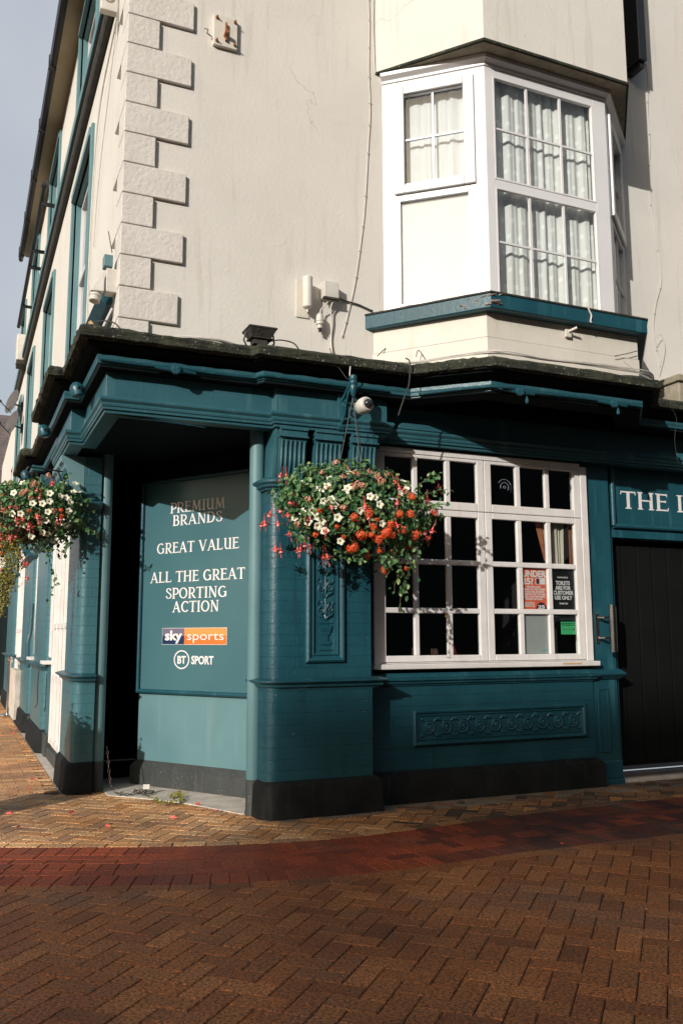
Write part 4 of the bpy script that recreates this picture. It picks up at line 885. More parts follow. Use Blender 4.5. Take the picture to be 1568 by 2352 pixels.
# curtain tied inside the right-hand panes
ct = MB(); n_ = 60; vs = []; zs = [2.06+.0225*i for i in range(22)]
for j, z in enumerate(zs):
    t = j/21.
    for i in range(n_+1):
        a = i/n_; x = 5.12+.06*t*0+(a*.26)*(.75+.25*t)+(1-t)*.05; vs.append((x, 6.96+.014*math.sin(a*38)+.008*math.sin(a*17+1), z))
ct.add(vs, [(j*(n_+1)+i, j*(n_+1)+i+1, (j+1)*(n_+1)+i+1, (j+1)*(n_+1)+i) for j in range(21) for i in range(n_)])
m_curt = pm('cream_curtain_cloth', (.50,.46,.37), (.42,.38,.29), 4, .9)
cu = ct.build('window_curtain', m_curt, None, smooth=True, ang=80); tag(cu, 'cream pleated curtain gathered behind the right panes of the lower window', 'curtain')
s = MB()
for i, (xa, xb) in enumerate(((5.435,5.452),(5.458,5.47))): s.add([(xa,6.95,2.06),(xb,6.95,2.06),(xb,6.95,2.5),(xa,6.95,2.5)], [(0,1,2,3)])
s.add([(5.035,6.95,2.50),(5.12,6.95,2.50),(5.15,6.95,2.12),(5.135,6.95,2.12)], [(0,1,2,3)])
bd2 = s.build('curtain_border', pm('rust_brown_cloth', (.42,.16,.08), (.30,.10,.05), 20, .9), cu); bd2.location = (0,0,0)
# small things on the window board
def small(name, label, cat, loc, fn, mat):
    s = MB(); fn(s); o = s.build(name, mat); 
    m = Vector(loc); me = o.data
    for v_ in me.vertices: v_.co -= m
    o.location = m; return tag(o, label, cat)
small('red_leaflet', 'small red leaflet leaning at the foot of the lower window', 'leaflet', (4.12,7.0,1.23), lambda s: s.add([(4.08,6.99,1.238),(4.175,6.99,1.238),(4.155,7.02,1.325),(4.085,7.02,1.325)], [(0,1,2,3)]), flat('red_leaflet_print', (.55,.03,.02)))
small('leaflet_box', 'dark patterned box standing on the window board', 'box', (3.76,7.0,1.23), lambda s: s.box(3.725,3.80,6.99,7.03,1.235,1.30), pm('patterned_card', (.09,.05,.03), (.02,.012,.01), 60, .6))
small('leaflet_stack', 'small brown stack beside the red leaflet', 'leaflets', (3.95,7.0,1.23), lambda s: s.box(3.92,3.97,6.99,7.03,1.235,1.29), pm('patterned_card_two', (.12,.06,.04), (.03,.012,.01), 60, .6))
def lampfn(s): s.prism([(4.30,7.4),(4.38,7.4),(4.38,7.42),(4.30,7.42)], 1.585, 1.65, [(4.325,7.4),(4.355,7.4),(4.355,7.42),(4.325,7.42)])
lm, ntl, bl = new_mat('lit_yellow_shade'); bl.inputs['Base Color'].default_value = (.5,.25,.02,1); bl.inputs['Emission Color'].default_value = (1,.55,.06,1); bl.inputs['Emission Strength'].default_value = .4
small('yellow_lamp', 'small yellow lamp glowing inside the bar', 'lamp', (4.34,7.41,1.585), lampfn, lm)
lm2, ntl, bl = new_mat('lit_orange_shade'); bl.inputs['Base Color'].default_value = (.4,.1,.02,1); bl.inputs['Emission Color'].default_value = (1,.25,.04,1); bl.inputs['Emission Strength'].default_value = .45
small('orange_lamp', 'long orange lamp glowing inside the bar below the flowers', 'lamp', (3.6,7.5,2.05), lambda s: s.lathe((3.55,7.5,2.02), [(.03,0),(.04,.01),(.04,.09),(.03,.10)], 12, (1,0,.2)), lm2)
s = MB(); s.lathe((4.68,6.915,2.80), [(.085,0),(.085,.002)], 26, YF); dc = s.build('round_vent', glass_mat('vent_perspex', (.5,.55,.6), .95, .05)); tag(dc, 'round clear vent fixed in an upper pane of the window', 'vent')
for v_ in dc.data.vertices: v_.co -= Vector((4.68,6.915,2.8))
dc.location = (4.68,6.915,2.8)
s = MB()
for r_, a0, a1 in ((.075,20,150),(.045,-40,200),(.012,0,360)): s.tube([(4.68+r_*math.cos(R(a0+(a1-a0)*i/16)), 6.91, 2.80+r_*math.sin(R(a0+(a1-a0)*i/16))) for i in range(17)], .004, 5)
s.build('blades', pm('grey_plastic', (.2,.22,.25), None, 5, .3), dc)
# steel pull handle
hd = empty('pull_handle', (5.80,6.80,1.24), 'polished steel bar handle with a slanted top on the teal door post', 'handle')
s = MB(); s.lathe((5.805,6.80,1.245), [(.037,0),(.037,.44)], 20); hb = s.build('bar', m_chrome, hd, smooth=True)
for v_ in hb.data.vertices:
    if v_.co.z > .3: v_.co.z += -.5*(v_.co.x-.005)
s = MB(); s.box(5.665, 5.70, 6.878, 6.892, 1.33, 1.62); s.build('back_plate', m_chrome, hd, bevel=.003)
for z in (1.38, 1.575): s = MB(); s.tube([(5.685,6.885,z),(5.72,6.82,z),(5.79,6.80,z)], .013, 10); s.build('bracket', m_chrome, hd, smooth=True)

# ------------------------------------------------------------------ cables, lights, cameras
def cable(name, pts, r, label, mat=None, cat='cable', group=None, clips=0, n=5):
    P = [Vector(p) for p in pts]; o0 = P[-1].copy() if P[-1].z < P[0].z else P[0].copy(); out = []
    for i in range(len(P)-1):
        p0, p1, p2, p3 = P[max(i-1, 0)], P[i], P[i+1], P[min(i+2, len(P)-1)]
        for k in range(6):
            t = k/6; out.append(.5*((2*p1)+(-p0+p2)*t+(2*p0-5*p1+4*p2-p3)*t*t+(-p0+3*p1-3*p2+p3)*t**3))
    out.append(P[-1]); s = MB(); s.tube([tuple(q-o0) for q in out], r, n)
    for k in range(clips):
        q = out[int((k+.5)*len(out)/clips)]-o0; s.box(q.x-.009, q.x+.009, q.y-.004, q.y+.012, q.z-.004, q.z+.004)
    o = s.build(name, mat or m_cable, world=False, smooth=True); o.location = o0; return tag(o, label, cat, group)
W_ = lambda x, y, d=.012: tuple(hit(x, y, 1, WY-d))
cable('wall_cable', [W_(846,-10),W_(848,60),W_(847,160),W_(850,250),W_(846,330),W_(838,470),W_(828,560),W_(815,650),W_(797,730),W_(785,775)], .0038, 'pale cable clipped down the cream wall left of the bay window', clips=14)
cable('wall_cable', [W_(858,-10,.01),W_(857,60,.01),W_(860,150,.01),W_(862,170,.01)], .004, 'short thin cable beside the top left corner of the bay')
cable('wall_cable', [W_(1478,128),W_(1486,180),W_(1487,260),W_(1492,330),W_(1490,390),W_(1494,470),W_(1508,560),W_(1518,640),W_(1505,700),W_(1500,760),W_(1515,840)], .0032, 'thin cable wandering down the cream wall right of the bay', clips=9)
cable('stay_wire', [tuple(hit(1500,780,1,6.8)), tuple(hit(1518,770,1,6.85)), tuple(hit(1524,800,1,6.85)), tuple(hit(1508,845,1,6.8))], .0025, 'loop of thin wire hanging at the right end of the bay sill')
L_ = lambda x, z, y=6.45: (x, y, z)
bun = [(1.3,6.86,3.735),(1.5,6.70,3.75),(1.75,6.62,3.742),(2.0,6.7,3.738),(2.3,6.6,3.74),(2.7,6.62,3.742),(3.1,6.66,3.74),(3.45,6.5,3.73),(3.75,6.22,3.735),(4.02,5.99,3.74),(4.5,5.98,3.735),(5.1,5.97,3.745),(5.6,5.97,3.74),(5.95,6.35,3.75)]
for k in range(3): cable('ledge_cable', [(x, y-.06+.018*k, z+.012*(k == 1)+.006*math.sin(i*2.3+k)+.008) for i, (x, y, z) in enumerate(bun)], .005+.001*k, ('pale cable lying along the front of the shopfront ledge', 'second pale cable lying just behind the first along the ledge', 'thickest cable of the bundle lying along the ledge')[k], m_cable)
# loops hanging from the ledge
cable('hanging_cable', [(3.33,6.32,3.72),(3.36,6.30,3.68),(3.35,6.30,3.50),(3.31,6.31,3.38),(3.26,6.33,3.22)], .006, 'short cable hanging off the ledge over the lower window', m_cabledark)
cable('hanging_cable', [tuple(hit(x, y, 1, 6.38)) for x, y in ((757,800),(768,830),(782,850),(795,868),(802,872))], .004, 'thin wire drooping from the ledge above the lantern bracket', m_cabledark)
cable('hanging_cable', [tuple(hit(x, y, 1, 6.36)) for x, y in ((802,803),(805,830),(803,860),(806,880))], .006, 'cable dropping from the ledge into the lantern bracket', m_cable)
cable('hanging_cable', [tuple(hit(x, y, 1, 5.85)) for x, y in ((1430,830),(1450,845),(1470,860),(1495,872))], .003, 'frayed white wire end hanging near the right end of the ledge')
cable('hanging_cable', [tuple(hit(x, y, 1, 6.3)) for x, y in ((1500,900),(1530,925),(1552,960),(1548,1010),(1556,1062))], .0015, 'thin wire hanging over the door sign', m_cabledark)
# conduit run along the cornice with round junction boxes
def conduit(pts, label, boxes, labb):
    cable('conduit', pts, .011, label, m_teal, 'conduit', n=8)
    for i, (x, y, z) in enumerate(boxes):
        r_ = empty('junction_box', (x, y, z), labb[i], 'junction box'); s = MB(); s.lathe((x, y+.01, z), [(.034,0),(.04,.01),(.04,.03),(.036,.036),(.030,.038)], 18, (0,-1,0)); s.build('lid', m_teal, r_, smooth=True)
        s = MB()
        for dx in (-.018, .018): s.lathe((x+dx, y-.028, z+.008*dx/.018), [(.004,0),(.003,.003)], 6, (0,-1,0))
        s.build('screw', m_iron, r_)
        for sg_ in (-1, 1): s = MB(); s.tube([(x+sg_*.16,y+.012,z-sg_*.006),(x+sg_*.035,y+.008,z)], [.010,.018], 8); s.build('gland', m_teal, r_, smooth=True)
conduit([(.87,6.565,3.475),(1.2,6.565,3.47),(1.42,6.56,3.478),(1.7,6.565,3.47),(2.06,6.565,3.472),(2.13,6.49,3.475),(2.3,6.485,3.475),(2.7,6.485,3.47),(3.25,6.485,3.472)], 'teal conduit running along the cornice over the entrance', [(1.44,6.55,3.455)], ['round teal junction box on the cornice over the entrance'])
conduit([(3.52,6.44,3.46),(3.98,6.015,3.468),(4.3,6.015,3.46),(4.9,6.015,3.468),(5.58,6.015,3.46)], 'teal conduit running along the cornice under the bay window', [(4.24,6.0,3.448),(5.24,6.0,3.448)], ['left round junction box on the cornice under the bay', 'right round junction box on the cornice under the bay'])
for i, (x, z) in enumerate(((4.30,3.30),(5.27,3.30))):
    s = MB(); s.lathe((0,0,0), [(.004,.06),(.016,.02),(.012,0),(.002,-.004)], 8); o = s.build('bulb_holder', m_teal, world=False, smooth=True); o.location = (x, 5.98, z+.05)
    tag(o, ('small dangling lamp holder below the left junction box', 'small dangling lamp holder below the right junction box')[i], 'lamp holder')
# cylinder bracket and grey box with cables on the cream wall
r_ = empty('capped_tube', (2.65,6.9,4.2), 'short cream painted tube fixed upright on the wall above the ledge', 'tube')
s = MB(); s.box(2.56,2.68,6.888,6.899,4.17,4.52); s.build('back_plate', m_creamw, r_, bevel=.003); s = MB(); s.lathe((2.635,6.81,4.23), [(.03,0),(.042,.01),(.044,.28),(.04,.285)], 18); s.build('tube', m_creamw, r_, smooth=True)
s = MB(); s.lathe((2.635,6.81,4.195), [(.008,0),(.008,.035)], 8); s.build('bolt', m_creamw, r_)
r_ = empty('grey_fuse_box', (2.86,6.85,4.35), 'square pale grey box on the wall beside the capped tube', 'box')
s = MB(); s.box(2.79,2.93,6.80,6.899,4.36,4.51); s.build('case', m_plastic, r_, bevel=.006); s = MB(); s.box(2.785,2.935,6.795,6.83,4.345,4.362); s.build('lid_lip', m_lead, r_)
for i in (0, 1): s = MB(); s.lathe((2.835+.045*i,6.83,4.33), [(.012,0),(.014,.02)], 8); s.build('gland', m_plastic, r_)
cable('box_cable', [(2.835,6.83,4.33),(2.81,6.83,4.29),(2.775,6.84,4.25),(2.765,6.84,4.20)], .007, 'short looped cable from the grey box to the white plug')
cable('box_cable', [(2.88,6.83,4.33),(2.87,6.85,4.27),(2.89,6.87,4.15),(2.885,6.88,4.0),(2.885,6.86,3.86)], .008, 'cable running straight down from the grey box to the ledge')
cable('box_cable', [(2.93,6.87,4.40),(3.02,6.885,4.385),(3.15,6.885,4.37),(3.24,6.885,4.345),(3.30,6.885,4.33)], .008, 'rusty cable from the grey box towards the bay sill', m_cabledark)
r_ = empty('weatherproof_plug', (2.76,6.84,4.10), 'white weatherproof plug hanging below the grey box', 'plug'); s = MB(); s.lathe((2.762,6.84,4.215), [(.012,0),(.03,-.02),(.034,-.06),(.034,-.075),(.028,-.078)], 14); s.build('shell', m_plastic, r_, smooth=True)
s = MB(); s.lathe((2.764,6.84,4.135), [(.036,0),(.036,-.025),(.024,-.03),(.024,-.06)], 14); s.build('collar', m_plastic, r_, smooth=True)
s = MB(); s.lathe((2.764,6.84,4.074), [(.016,0),(.014,-.03)], 10); s.build('nozzle', m_iron, r_)
# anchor plate high on the wall
ap = empty('anchor_plate', (3.50,6.9,7.05), 'cream square tie plate with rusty bolts high on the wall', 'tie plate')
c0 = hit(846, 65, 1, WY); s = MB(); s.box(2.005,2.32,6.865,6.898,0,0.001); s = MB()
px0, pz0 = hit(488,106,1,WY)[0], hit(488,106,1,WY)[2]; px1, pz1 = hit(543,57,1,WY)[0], hit(543,57,1,WY)[2]+.02
ap.location = ((px0+px1)/2, 6.9, pz0); s.box(px0, px1, 6.862, 6.899, pz0, pz1); s.build('plate', m_creamw, ap, bevel=.004)
for dx in (.12, .88):
    for dz in (.12, .88):
        s = MB(); s.lathe((px0+(px1-px0)*dx, 6.861, pz0+(pz1-pz0)*dz), [(.012,0),(.014,.012),(.006,.014),(.006,.035)], 6, (0,-1,0)); s.build('bolt', m_rust, ap)
s = MB(); s.tube([((px0+px1)/2,6.86,pz0+.10),((px0+px1)/2,6.80,pz0+.11)], .02, 8); s.box((px0+px1)/2-.006,(px0+px1)/2+.006,6.835,6.861,pz0+.05,pz0+.22); s.build('eye_bolt', m_rust, ap)
cable('bent_hook', [W_(470,66,.02),W_(478,68,.05),W_(476,76,.04),W_(486,84,.01)], .004, 'small bent wire hook left of the tie plate', m_cabledark, 'hook')
# floodlight on the ledge
fl = empty('floodlight', (2.15,6.60,3.74), 'black floodlight sitting on the ledge with its back turned up', 'floodlight')
s = MB(); s.prism([(2.05,6.52),(2.20,6.52),(2.20,6.62),(2.05,6.62)], 3.79, 3.865, [(2.01,6.47),(2.24,6.47),(2.24,6.67),(2.01,6.67)]); s.box(2.005,2.245,6.465,6.675,3.8652,3.882); s.box(2.03,2.22,6.50,6.64,3.79,3.80); s.build('housing', m_lead, fl, bevel=.008)
s = MB(); s.box(2.06,2.18,6.52,6.62,3.745,3.799); s.build('driver_box', m_lead, fl, bevel=.006)
s = MB(); s.tube([(2.01,6.57,3.85),(1.99,6.57,3.78),(2.02,6.57,3.72)], .008, 5); s.tube([(2.24,6.57,3.85),(2.25,6.57,3.78),(2.2,6.57,3.72)], .008, 5); s.build('stirrup', m_iron, fl)
cable('floodlight_lead', [(2.18,6.56,3.78),(2.28,6.52,3.80),(2.40,6.52,3.79),(2.46,6.54,3.74)], .006, 'black lead curling from the floodlight onto the ledge', m_cabledark)
# lantern bracket with dome camera
lb_ = empty('scroll_bracket', (2.83,6.62,3.12), 'teal cast iron scroll bracket on the pier fascia', 'bracket')
BXc = 2.86
s = MB(); s.fr((BXc,0,0), (0,1,0), Z_, X_, [(6.618,3.12),(6.618,3.46),(6.60,3.47),(6.585,3.44),(6.585,3.15),(6.60,3.115)], -.035, .035); s.build('back_plate', m_teal, lb_, bevel=.005)
s = MB(); s.tube([(BXc,6.59,3.37),(BXc,6.52,3.40),(BXc,6.42,3.47),(BXc,6.36,3.50)], .013, 8); s.tube([(BXc,6.59,3.17),(BXc,6.53,3.22),(BXc,6.49,3.33),(BXc,6.44,3.41),(BXc,6.37,3.44)], .010, 8)
s.tube([(BXc,6.52+.025*math.cos(R(a)),3.33+.025*math.sin(R(a))) for a in range(0,361,30)], .008, 6); s.build('scroll_arm', m_teal, lb_, smooth=True)
s = MB(); s.lathe((BXc,6.35,3.34), [(.008,0),(.016,.01),(.028,.05),(.034,.09),(.030,.10),(.036,.115),(.036,.13),(.030,.14),(.036,.155),(.030,.18),(.012,.19)], 14); s.build('finial', m_teal, lb_, smooth=True)
dcam = empty('dome_camera', (2.93,6.40,3.22), 'white dome security camera hanging from the teal scroll bracket', 'security camera')
ax = np.array([.14,-.9,.06]); ax = ax/np.linalg.norm(ax); cc = np.array([2.96,6.36,3.28])
s = MB(); s.lathe(cc, [(.055,-.05),(.066,-.045),(.068,.02),(.064,.045),(.052,.06),(.03,.062)], 22, ax); s.build('housing', m_plastic, dcam, smooth=True)
s = MB(); s.lathe(cc+ax*.045, [(.040,0)]+[(.040*math.cos(R(a)), .02+.032*math.sin(R(a))) for a in range(0,85,12)]+[(.001,.053)], 20, ax); s.build('dome', pm('smoked_dome', (.03,.03,.032), None, 5, .08, spec=.8), dcam, smooth=True)
s = MB(); s.tube([(2.865,6.36,3.35),(2.89,6.37,3.32),(2.93,6.38,3.30)], .012, 8); s.build('stem', m_teal, dcam)
# camera with cone housing on the side wall near the corner
pc = empty('wall_camera', (.95,7.05,4.1), 'white bullet shaped security camera at the building corner above the ledge', 'security camera')
s = MB(); s.box(.95,1.085,6.98,7.10,4.18,4.38); s.build('mount_box', m_plastic, pc, bevel=.006)
s = MB(); s.prism([(.83,6.98),(.93,6.96),(.93,7.12),(.83,7.10)], 4.17, 4.34, [(.90,6.99),(.93,6.98),(.93,7.10),(.90,7.09)]); s.build('sun_hood', m_plastic, pc, bevel=.004)
s = MB(); s.lathe((.88,7.03,4.165), [(.046,0),(.048,-.03),(.042,-.035),(.044,-.07),(.038,-.075)], 18, (.2,.15,1)); s.build('lens_barrel', m_plastic, pc, smooth=True)
s = MB(); s.box(.93,1.0,6.99,7.09,4.40,4.50); s.build('cable_tray', m_teal_wall, pc, bevel=.004)
cable('camera_cable', [(1.04,7.0,4.18),(1.06,6.99,4.05),(1.05,6.97,3.9),(1.03,6.92,3.74)], .006, 'pale cable from the corner camera down to the ledge')
cable('wall_aerial', [(1.0,7.06,4.55),(.97,7.1,4.75)], .004, 'thin rod standing above the corner camera', m_cabledark, 'rod')
# teal downpipe fragment under it and yellow timber wedge on the ledge
dp = empty('slanting_pipe', (1.0,8.4,4.0), 'teal square pipe slanting down the side wall behind the corner camera', 'pipe'); s = MB()
a = np.array([.99,7.20,4.22]); b = np.array([.99,9.1,4.26]); s.tube([a,b], .075, 4); s.build('pipe', m_teal, dp, bevel=.004); s = MB(); s.tube([a+(0,.9,.018),a+(0,.94,.018)], .082, 4); s.build('collar', m_teal, dp)
s = MB(); s.prism([(-.07,-.02),(.10,-.05),(.11,.05),(-.06,.06)], 0, .03, ); o = s.build('timber_wedge', m_wood, world=False, bevel=.003); o.location = (.86,6.95,3.83); o.rotation_euler = (R(20), R(48), R(10)); tag(o, 'raw yellow timber wedge propped on the corner of the ledge', 'wedge')
cable('bent_rod', [(.80,7.35,3.98),(.92,7.0,3.93),(1.02,6.83,3.86),(1.06,6.80,3.76)], .006, 'rusty rod sticking out over the ledge corner', m_cabledark, 'rod')
for i, (y, z) in enumerate(((9.3,3.86),(11.9,3.9),(13.0,3.9))): cable('spike_rod', [(.78,y,z),(1.08,y,z)], .006, ('thin rod sticking out of the side wall nearest the corner', 'thin rod sticking out above the second jog of the side ledge', 'farthest thin rod sticking out above the side ledge')[i], m_cabledark, 'rod')
cable('side_wall_cable', [(1.07,7.0,9.2),(1.06,7.3,8.0),(1.05,7.5,7.2),(1.06,8.7,6.9),(1.07,9.15,6.3),(1.07,9.22,5.4),(1.07,9.25,4.4),(1.07,9.3,3.75)], .008, 'pale cable running down the side wall beside the first window', clips=12)
cable('side_wall_cable', [(1.07,7.75,7.4),(1.06,7.9,6.9),(1.06,8.6,6.0),(1.07,8.9,5.4)], .006, 'second pale cable branching over the bright side wall')
r_ = empty('cable_bracket', (1.0,7.7,7.2), 'white insulated cable bracket on the dark string course', 'bracket'); s = MB(); s.box(.90,1.06,7.66,7.74,7.18,7.42); s.build('block', m_plastic, r_, bevel=.01)
s = MB(); s.tube([(.93+.04*math.cos(R(a)),7.62,7.34+.05*math.sin(R(a))) for a in range(0,361,30)], .010, 6); s.build('ring', m_plastic, r_, smooth=True)
# flag rail: pole on brackets along the side wall
pr_ = empty('banner_rail', (.72,15,7.4), 'long black rail standing off the side wall on four black brackets', 'rail')
zr0, zr1 = 8.05, 7.55
s = MB(); s.tube([(.82,12.9,8.02),(.82,18.9,7.86)], .035, 10); s.lathe((.82,12.88,8.02), [(.03,-.06),(.055,-.03),(.055,.02),(.03,.04)], 10, (0,1,0)); s.build('pole', m_iron, pr_, smooth=True)
for y in (13.3, 15.0, 15.7, 17.6): s = MB(); s.box(.82,1.085,y,y+.04,7.92-.02*(y-13),7.97-.02*(y-13)); s.build('bracket', m_iron, pr_)
# dishes
for i, (y, z) in enumerate(((20.9,6.75),(20.5,6.15))):
    r_ = empty('satellite_dish', (1.05,y,z), ('upper of the two dark satellite dishes on the side wall', 'lower of the two dark satellite dishes on the side wall')[i], 'satellite dish')
    s = MB(); axd = (-.9,-.35,.25); s.lathe((.86,y,z), [(.02,-.05),(.15,-.035),(.27,0),(.30,.02),(.27,.012),(.15,-.02),(.02,-.035)], 22, axd); s.build('dish', pm('grey_dish_mesh_'+'ab'[i], (.10,.09,.085), None, 5, .6), r_, smooth=True)
    s = MB(); s.tube([(.88,y,z-.05),(1.08,y,z-.10)], .02, 6); s.box(1.04,1.09,y-.06,y+.06,z-.2,z); s.build('mount', m_iron, r_)
    s = MB(); s.tube([(.84,y,z-.26),(.60,y-.1,z-.05)], .012, 5); s.lathe((.58,y-.1,z-.03), [(.02,-.05),(.035,0),(.02,.05)], 8, (-.8,-.3,.4)); s.build('feed_arm', m_iron, r_)
r_ = empty('alarm_box', (1.0,20.4,7.7), 'grey white box high on the far end of the side wall', 'alarm box'); s = MB(); s.box(.86,1.085,20.2,20.7,7.55,8.15); s.build('case', m_plastic, r_, bevel=.02); s = MB(); s.box(.88,1.08,20.22,20.68,7.47,7.549); s.build('base', m_lead, r_)
r_ = empty('red_alarm', (1.0,19.4,5.1), 'small red box on the side wall near the far windows', 'alarm box'); s = MB(); s.box(.98,1.085,19.35,19.5,5.05,5.2); s.build('case', flat('red_plastic', (.35,.03,.02)), r_, bevel=.01)
# spotlight heads along the side cornice
for i, y in enumerate((7.35, 9.0, 11.6, 14.4)):
    r_ = empty('cornice_spotlight', (.78,y,3.38), ('teal floodlight on the side cornice nearest the corner', 'second teal floodlight along the side cornice', 'third teal floodlight along the side cornice', 'farthest teal floodlight along the side cornice')[i], 'spotlight')
    s = MB(); xx = .80 if i in (0,) else .68; s.lathe((xx,y,3.43), [(.03,-.06),(.055,-.04),(.06,.02),(.045,.05),(.02,.07)], 12, (-.3,0,1)); s.build('head', m_teal, r_, smooth=True); s = MB(); s.tube([(xx,y-.12,3.45),(xx,y,3.44),(xx,y+.12,3.45)], .016, 6); s.build('arm', m_teal, r_)
# bracket, cord and stub on the bay base
r_ = empty('wall_stub', (4.86,6.05,4.05), 'small cream hook on the boarded base of the bay window', 'hook'); s = MB(); s.box(4.80,4.86,6.06,6.083,4.03,4.10); s.build('plate', m_creamw, r_, bevel=.003); s = MB(); s.tube([(4.83,6.065,4.08),(4.845,6.03,4.088),(4.87,5.995,4.10)], .012, 8); s.build('peg', m_creamw, r_)
cable('knotted_cord', [tuple(hit(x,y,1,5.97)) for x, y in ((1348,703),(1353,715),(1357,725),(1355,738),(1358,740))], .008, 'knotted pale cord hanging over the front of the bay sill')
for i, pts in enumerate((((866,818),(885,800),(880,812)), ((955,820),(962,805),(985,840)), ((1410,818),(1440,812),(1462,806)))): cable('loose_wire', [tuple(hit(x,y,1,6.05 if i == 2 else 6.5)) for x, y in pts], .004, ('loose wire end by the left end of the bay base', 'loose wire end over the ledge left of the bay corner', 'loose wire end by the right end of the bay base')[i], m_cabledark, 'wire')
# stone block at the right edge
s = MB(); s.prism([(0,0),(.9,0),(.9,.5),(0,.5)], 0, .30); s.prism([(-.03,-.03),(.93,-.03),(.93,.5),(-.03,.5)], .3002, .37); o = s.build('stone_block', pm('weathered_stone', (.38,.33,.25), (.22,.20,.14), 6, .9, .8, 30), world=False, bevel=.012); o.location = (6.42,6.40,3.60); o.name = 'stone_corbel'; tag(o, 'weathered stone block sitting above the door at the right edge', 'stone block')
# ------------------------------------------------------------------ street things
ch = empty('chain_pile', (1.45,8.25,0), 'rusty chain with padlock heaped on the ground by the left column base', 'chain')
pth = [(1.30,8.40,.42),(1.31,8.36,.30),(1.32,8.33,.18),(1.33,8.28,.06),(1.38,8.18,.02),(1.46,8.12,.02),(1.55,8.16,.02),(1.64,8.22,.025),(1.60,8.10,.03),(1.52,8.20,.035),(1.60,8.27,.03),(1.70,8.20,.02),(1.66,8.08,.02),(1.56,8.04,.02)]
s = MB(); q = 0
for i in range(len(pth)-1):
    a = np.array(pth[i]); b = np.array(pth[i+1]); d = np.linalg.norm(b-a); n = max(2, int(d/.032))
    for k in range(n):
        c = a+(b-a)*(k+.5)/n; e = (b-a)/d; pe = np.cross(e, [0,0,1] if abs(e[2]) < .9 else [1,0,0]); pe /= np.linalg.norm(pe)
        if q % 2: pe = np.cross(e, pe)
        q += 1; s.tube([c+e*.019*math.cos(t)+pe*.010*math.sin(t) for t in [2*math.pi*j/8 for j in range(9)]], .0035, 4)
s.build('links', pm('rusty_chain', (.12,.10,.09), (.06,.035,.02), 20, .5, metal=.6), ch, smooth=True)
s = MB(); s.fbox((1.62,8.14,.05), (.9,-.3,0), (.1,.3,.9), (-.3,-.9,.2), -.03, .03, 0, .045, 0, .012); s.build('padlock', m_plastic, ch, bevel=.002)
# chrome rope post, far left
po = empty('rope_post', (.90,17.4,0), 'polished steel rope barrier post on the side pavement', 'barrier post')
s = MB(); s.lathe((.90,17.4,0), [(.20,0),(.20,.015),(.12,.03),(.03,.04)], 28); s.build('base', m_chrome, po, smooth=True); s = MB(); s.lathe((.90,17.4,.04), [(.032,0),(.032,.93)], 18); s.build('pole', m_chrome, po, smooth=True)
s = MB(); s.lathe((.90,17.4,.93), [(.034,0),(.05,.02),(.05,.05),(.036,.06),(.05,.10),(.03,.12)], 18); s.build('finial', m_chrome, po, smooth=True)
cb = empty('grey_cabinet', (1.05,16.4,0), 'pale grey panel leaning upright against the side pier', 'panel'); s = MB(); s.box(.90,1.0,15.6,17.0,.06,.86); s.build('door', m_concrete, cb, bevel=.006); s = MB(); s.box(.95,1.14,15.62,16.98,0,.84); s.v=[(x+.051 if x<1 else x,y,z) for x,y,z in s.v]; s.build('case', m_concrete, cb)
cable('hook_chain', [(.93,11.5,1.0),(.925,11.5,.8),(.93,11.5,.62),(.90,11.5,.55)], .009, 'dark hook chain hanging from the ledge of the second side pier', m_cabledark, 'chain')
cable('side_pipe', [(1.0,13.98,1.9),(.99,13.98,1.5),(.96,13.98,1.3),(.98,13.98,.95)], .03, 'thin teal waste pipe between side piers', m_teal, 'pipe', n=8)
# tall planter just outside the left edge (its shadow falls on the corner pier)
pl = empty('tall_planter', (.08,7.75,0), 'tall black planter with pink flowers cut off by the left edge', 'planter')
s = MB(); s.prism([(-.15,7.55),(.17,7.55),(.17,7.9),(-.15,7.9)], 0, 1.0, [(-.2,7.5),(.225,7.5),(.225,7.95),(-.2,7.95)]); s.build('box', m_dark, pl, bevel=.01)
# far slate roofed building
fb = empty('slate_roofed_house', (1.0,38,0), 'distant house with a mossy slate roof at the end of the side street', 'house')
s = MB(); s.box(-3,1.6,36,44,0,7.2); s.build('wall', m_cream, fb)
s = MB(); s.add([(-3.3,35.6,6.7),(1.7,35.6,6.7),(1.7,40,11.0),(-3.3,40,11.0),(-3.3,44.4,6.7),(1.7,44.4,6.7)], [(0,1,2,3),(3,2,5,4)]); s.build('roof', m_slate, fb)
s = MB(); s.box(-3.2,1.7,35.6,35.99,0,3.5); s.build('added_shade_front', m_soffit, fb)  # dark front added for the shadowy street end, shade put into its colour
s = MB(); s.sweep([(-3.3,35.6),(1.7,35.6)], [(0,6.6),(.1,6.6),(.12,6.72),(0,6.72)]); s.build('gutter', m_iron, fb)
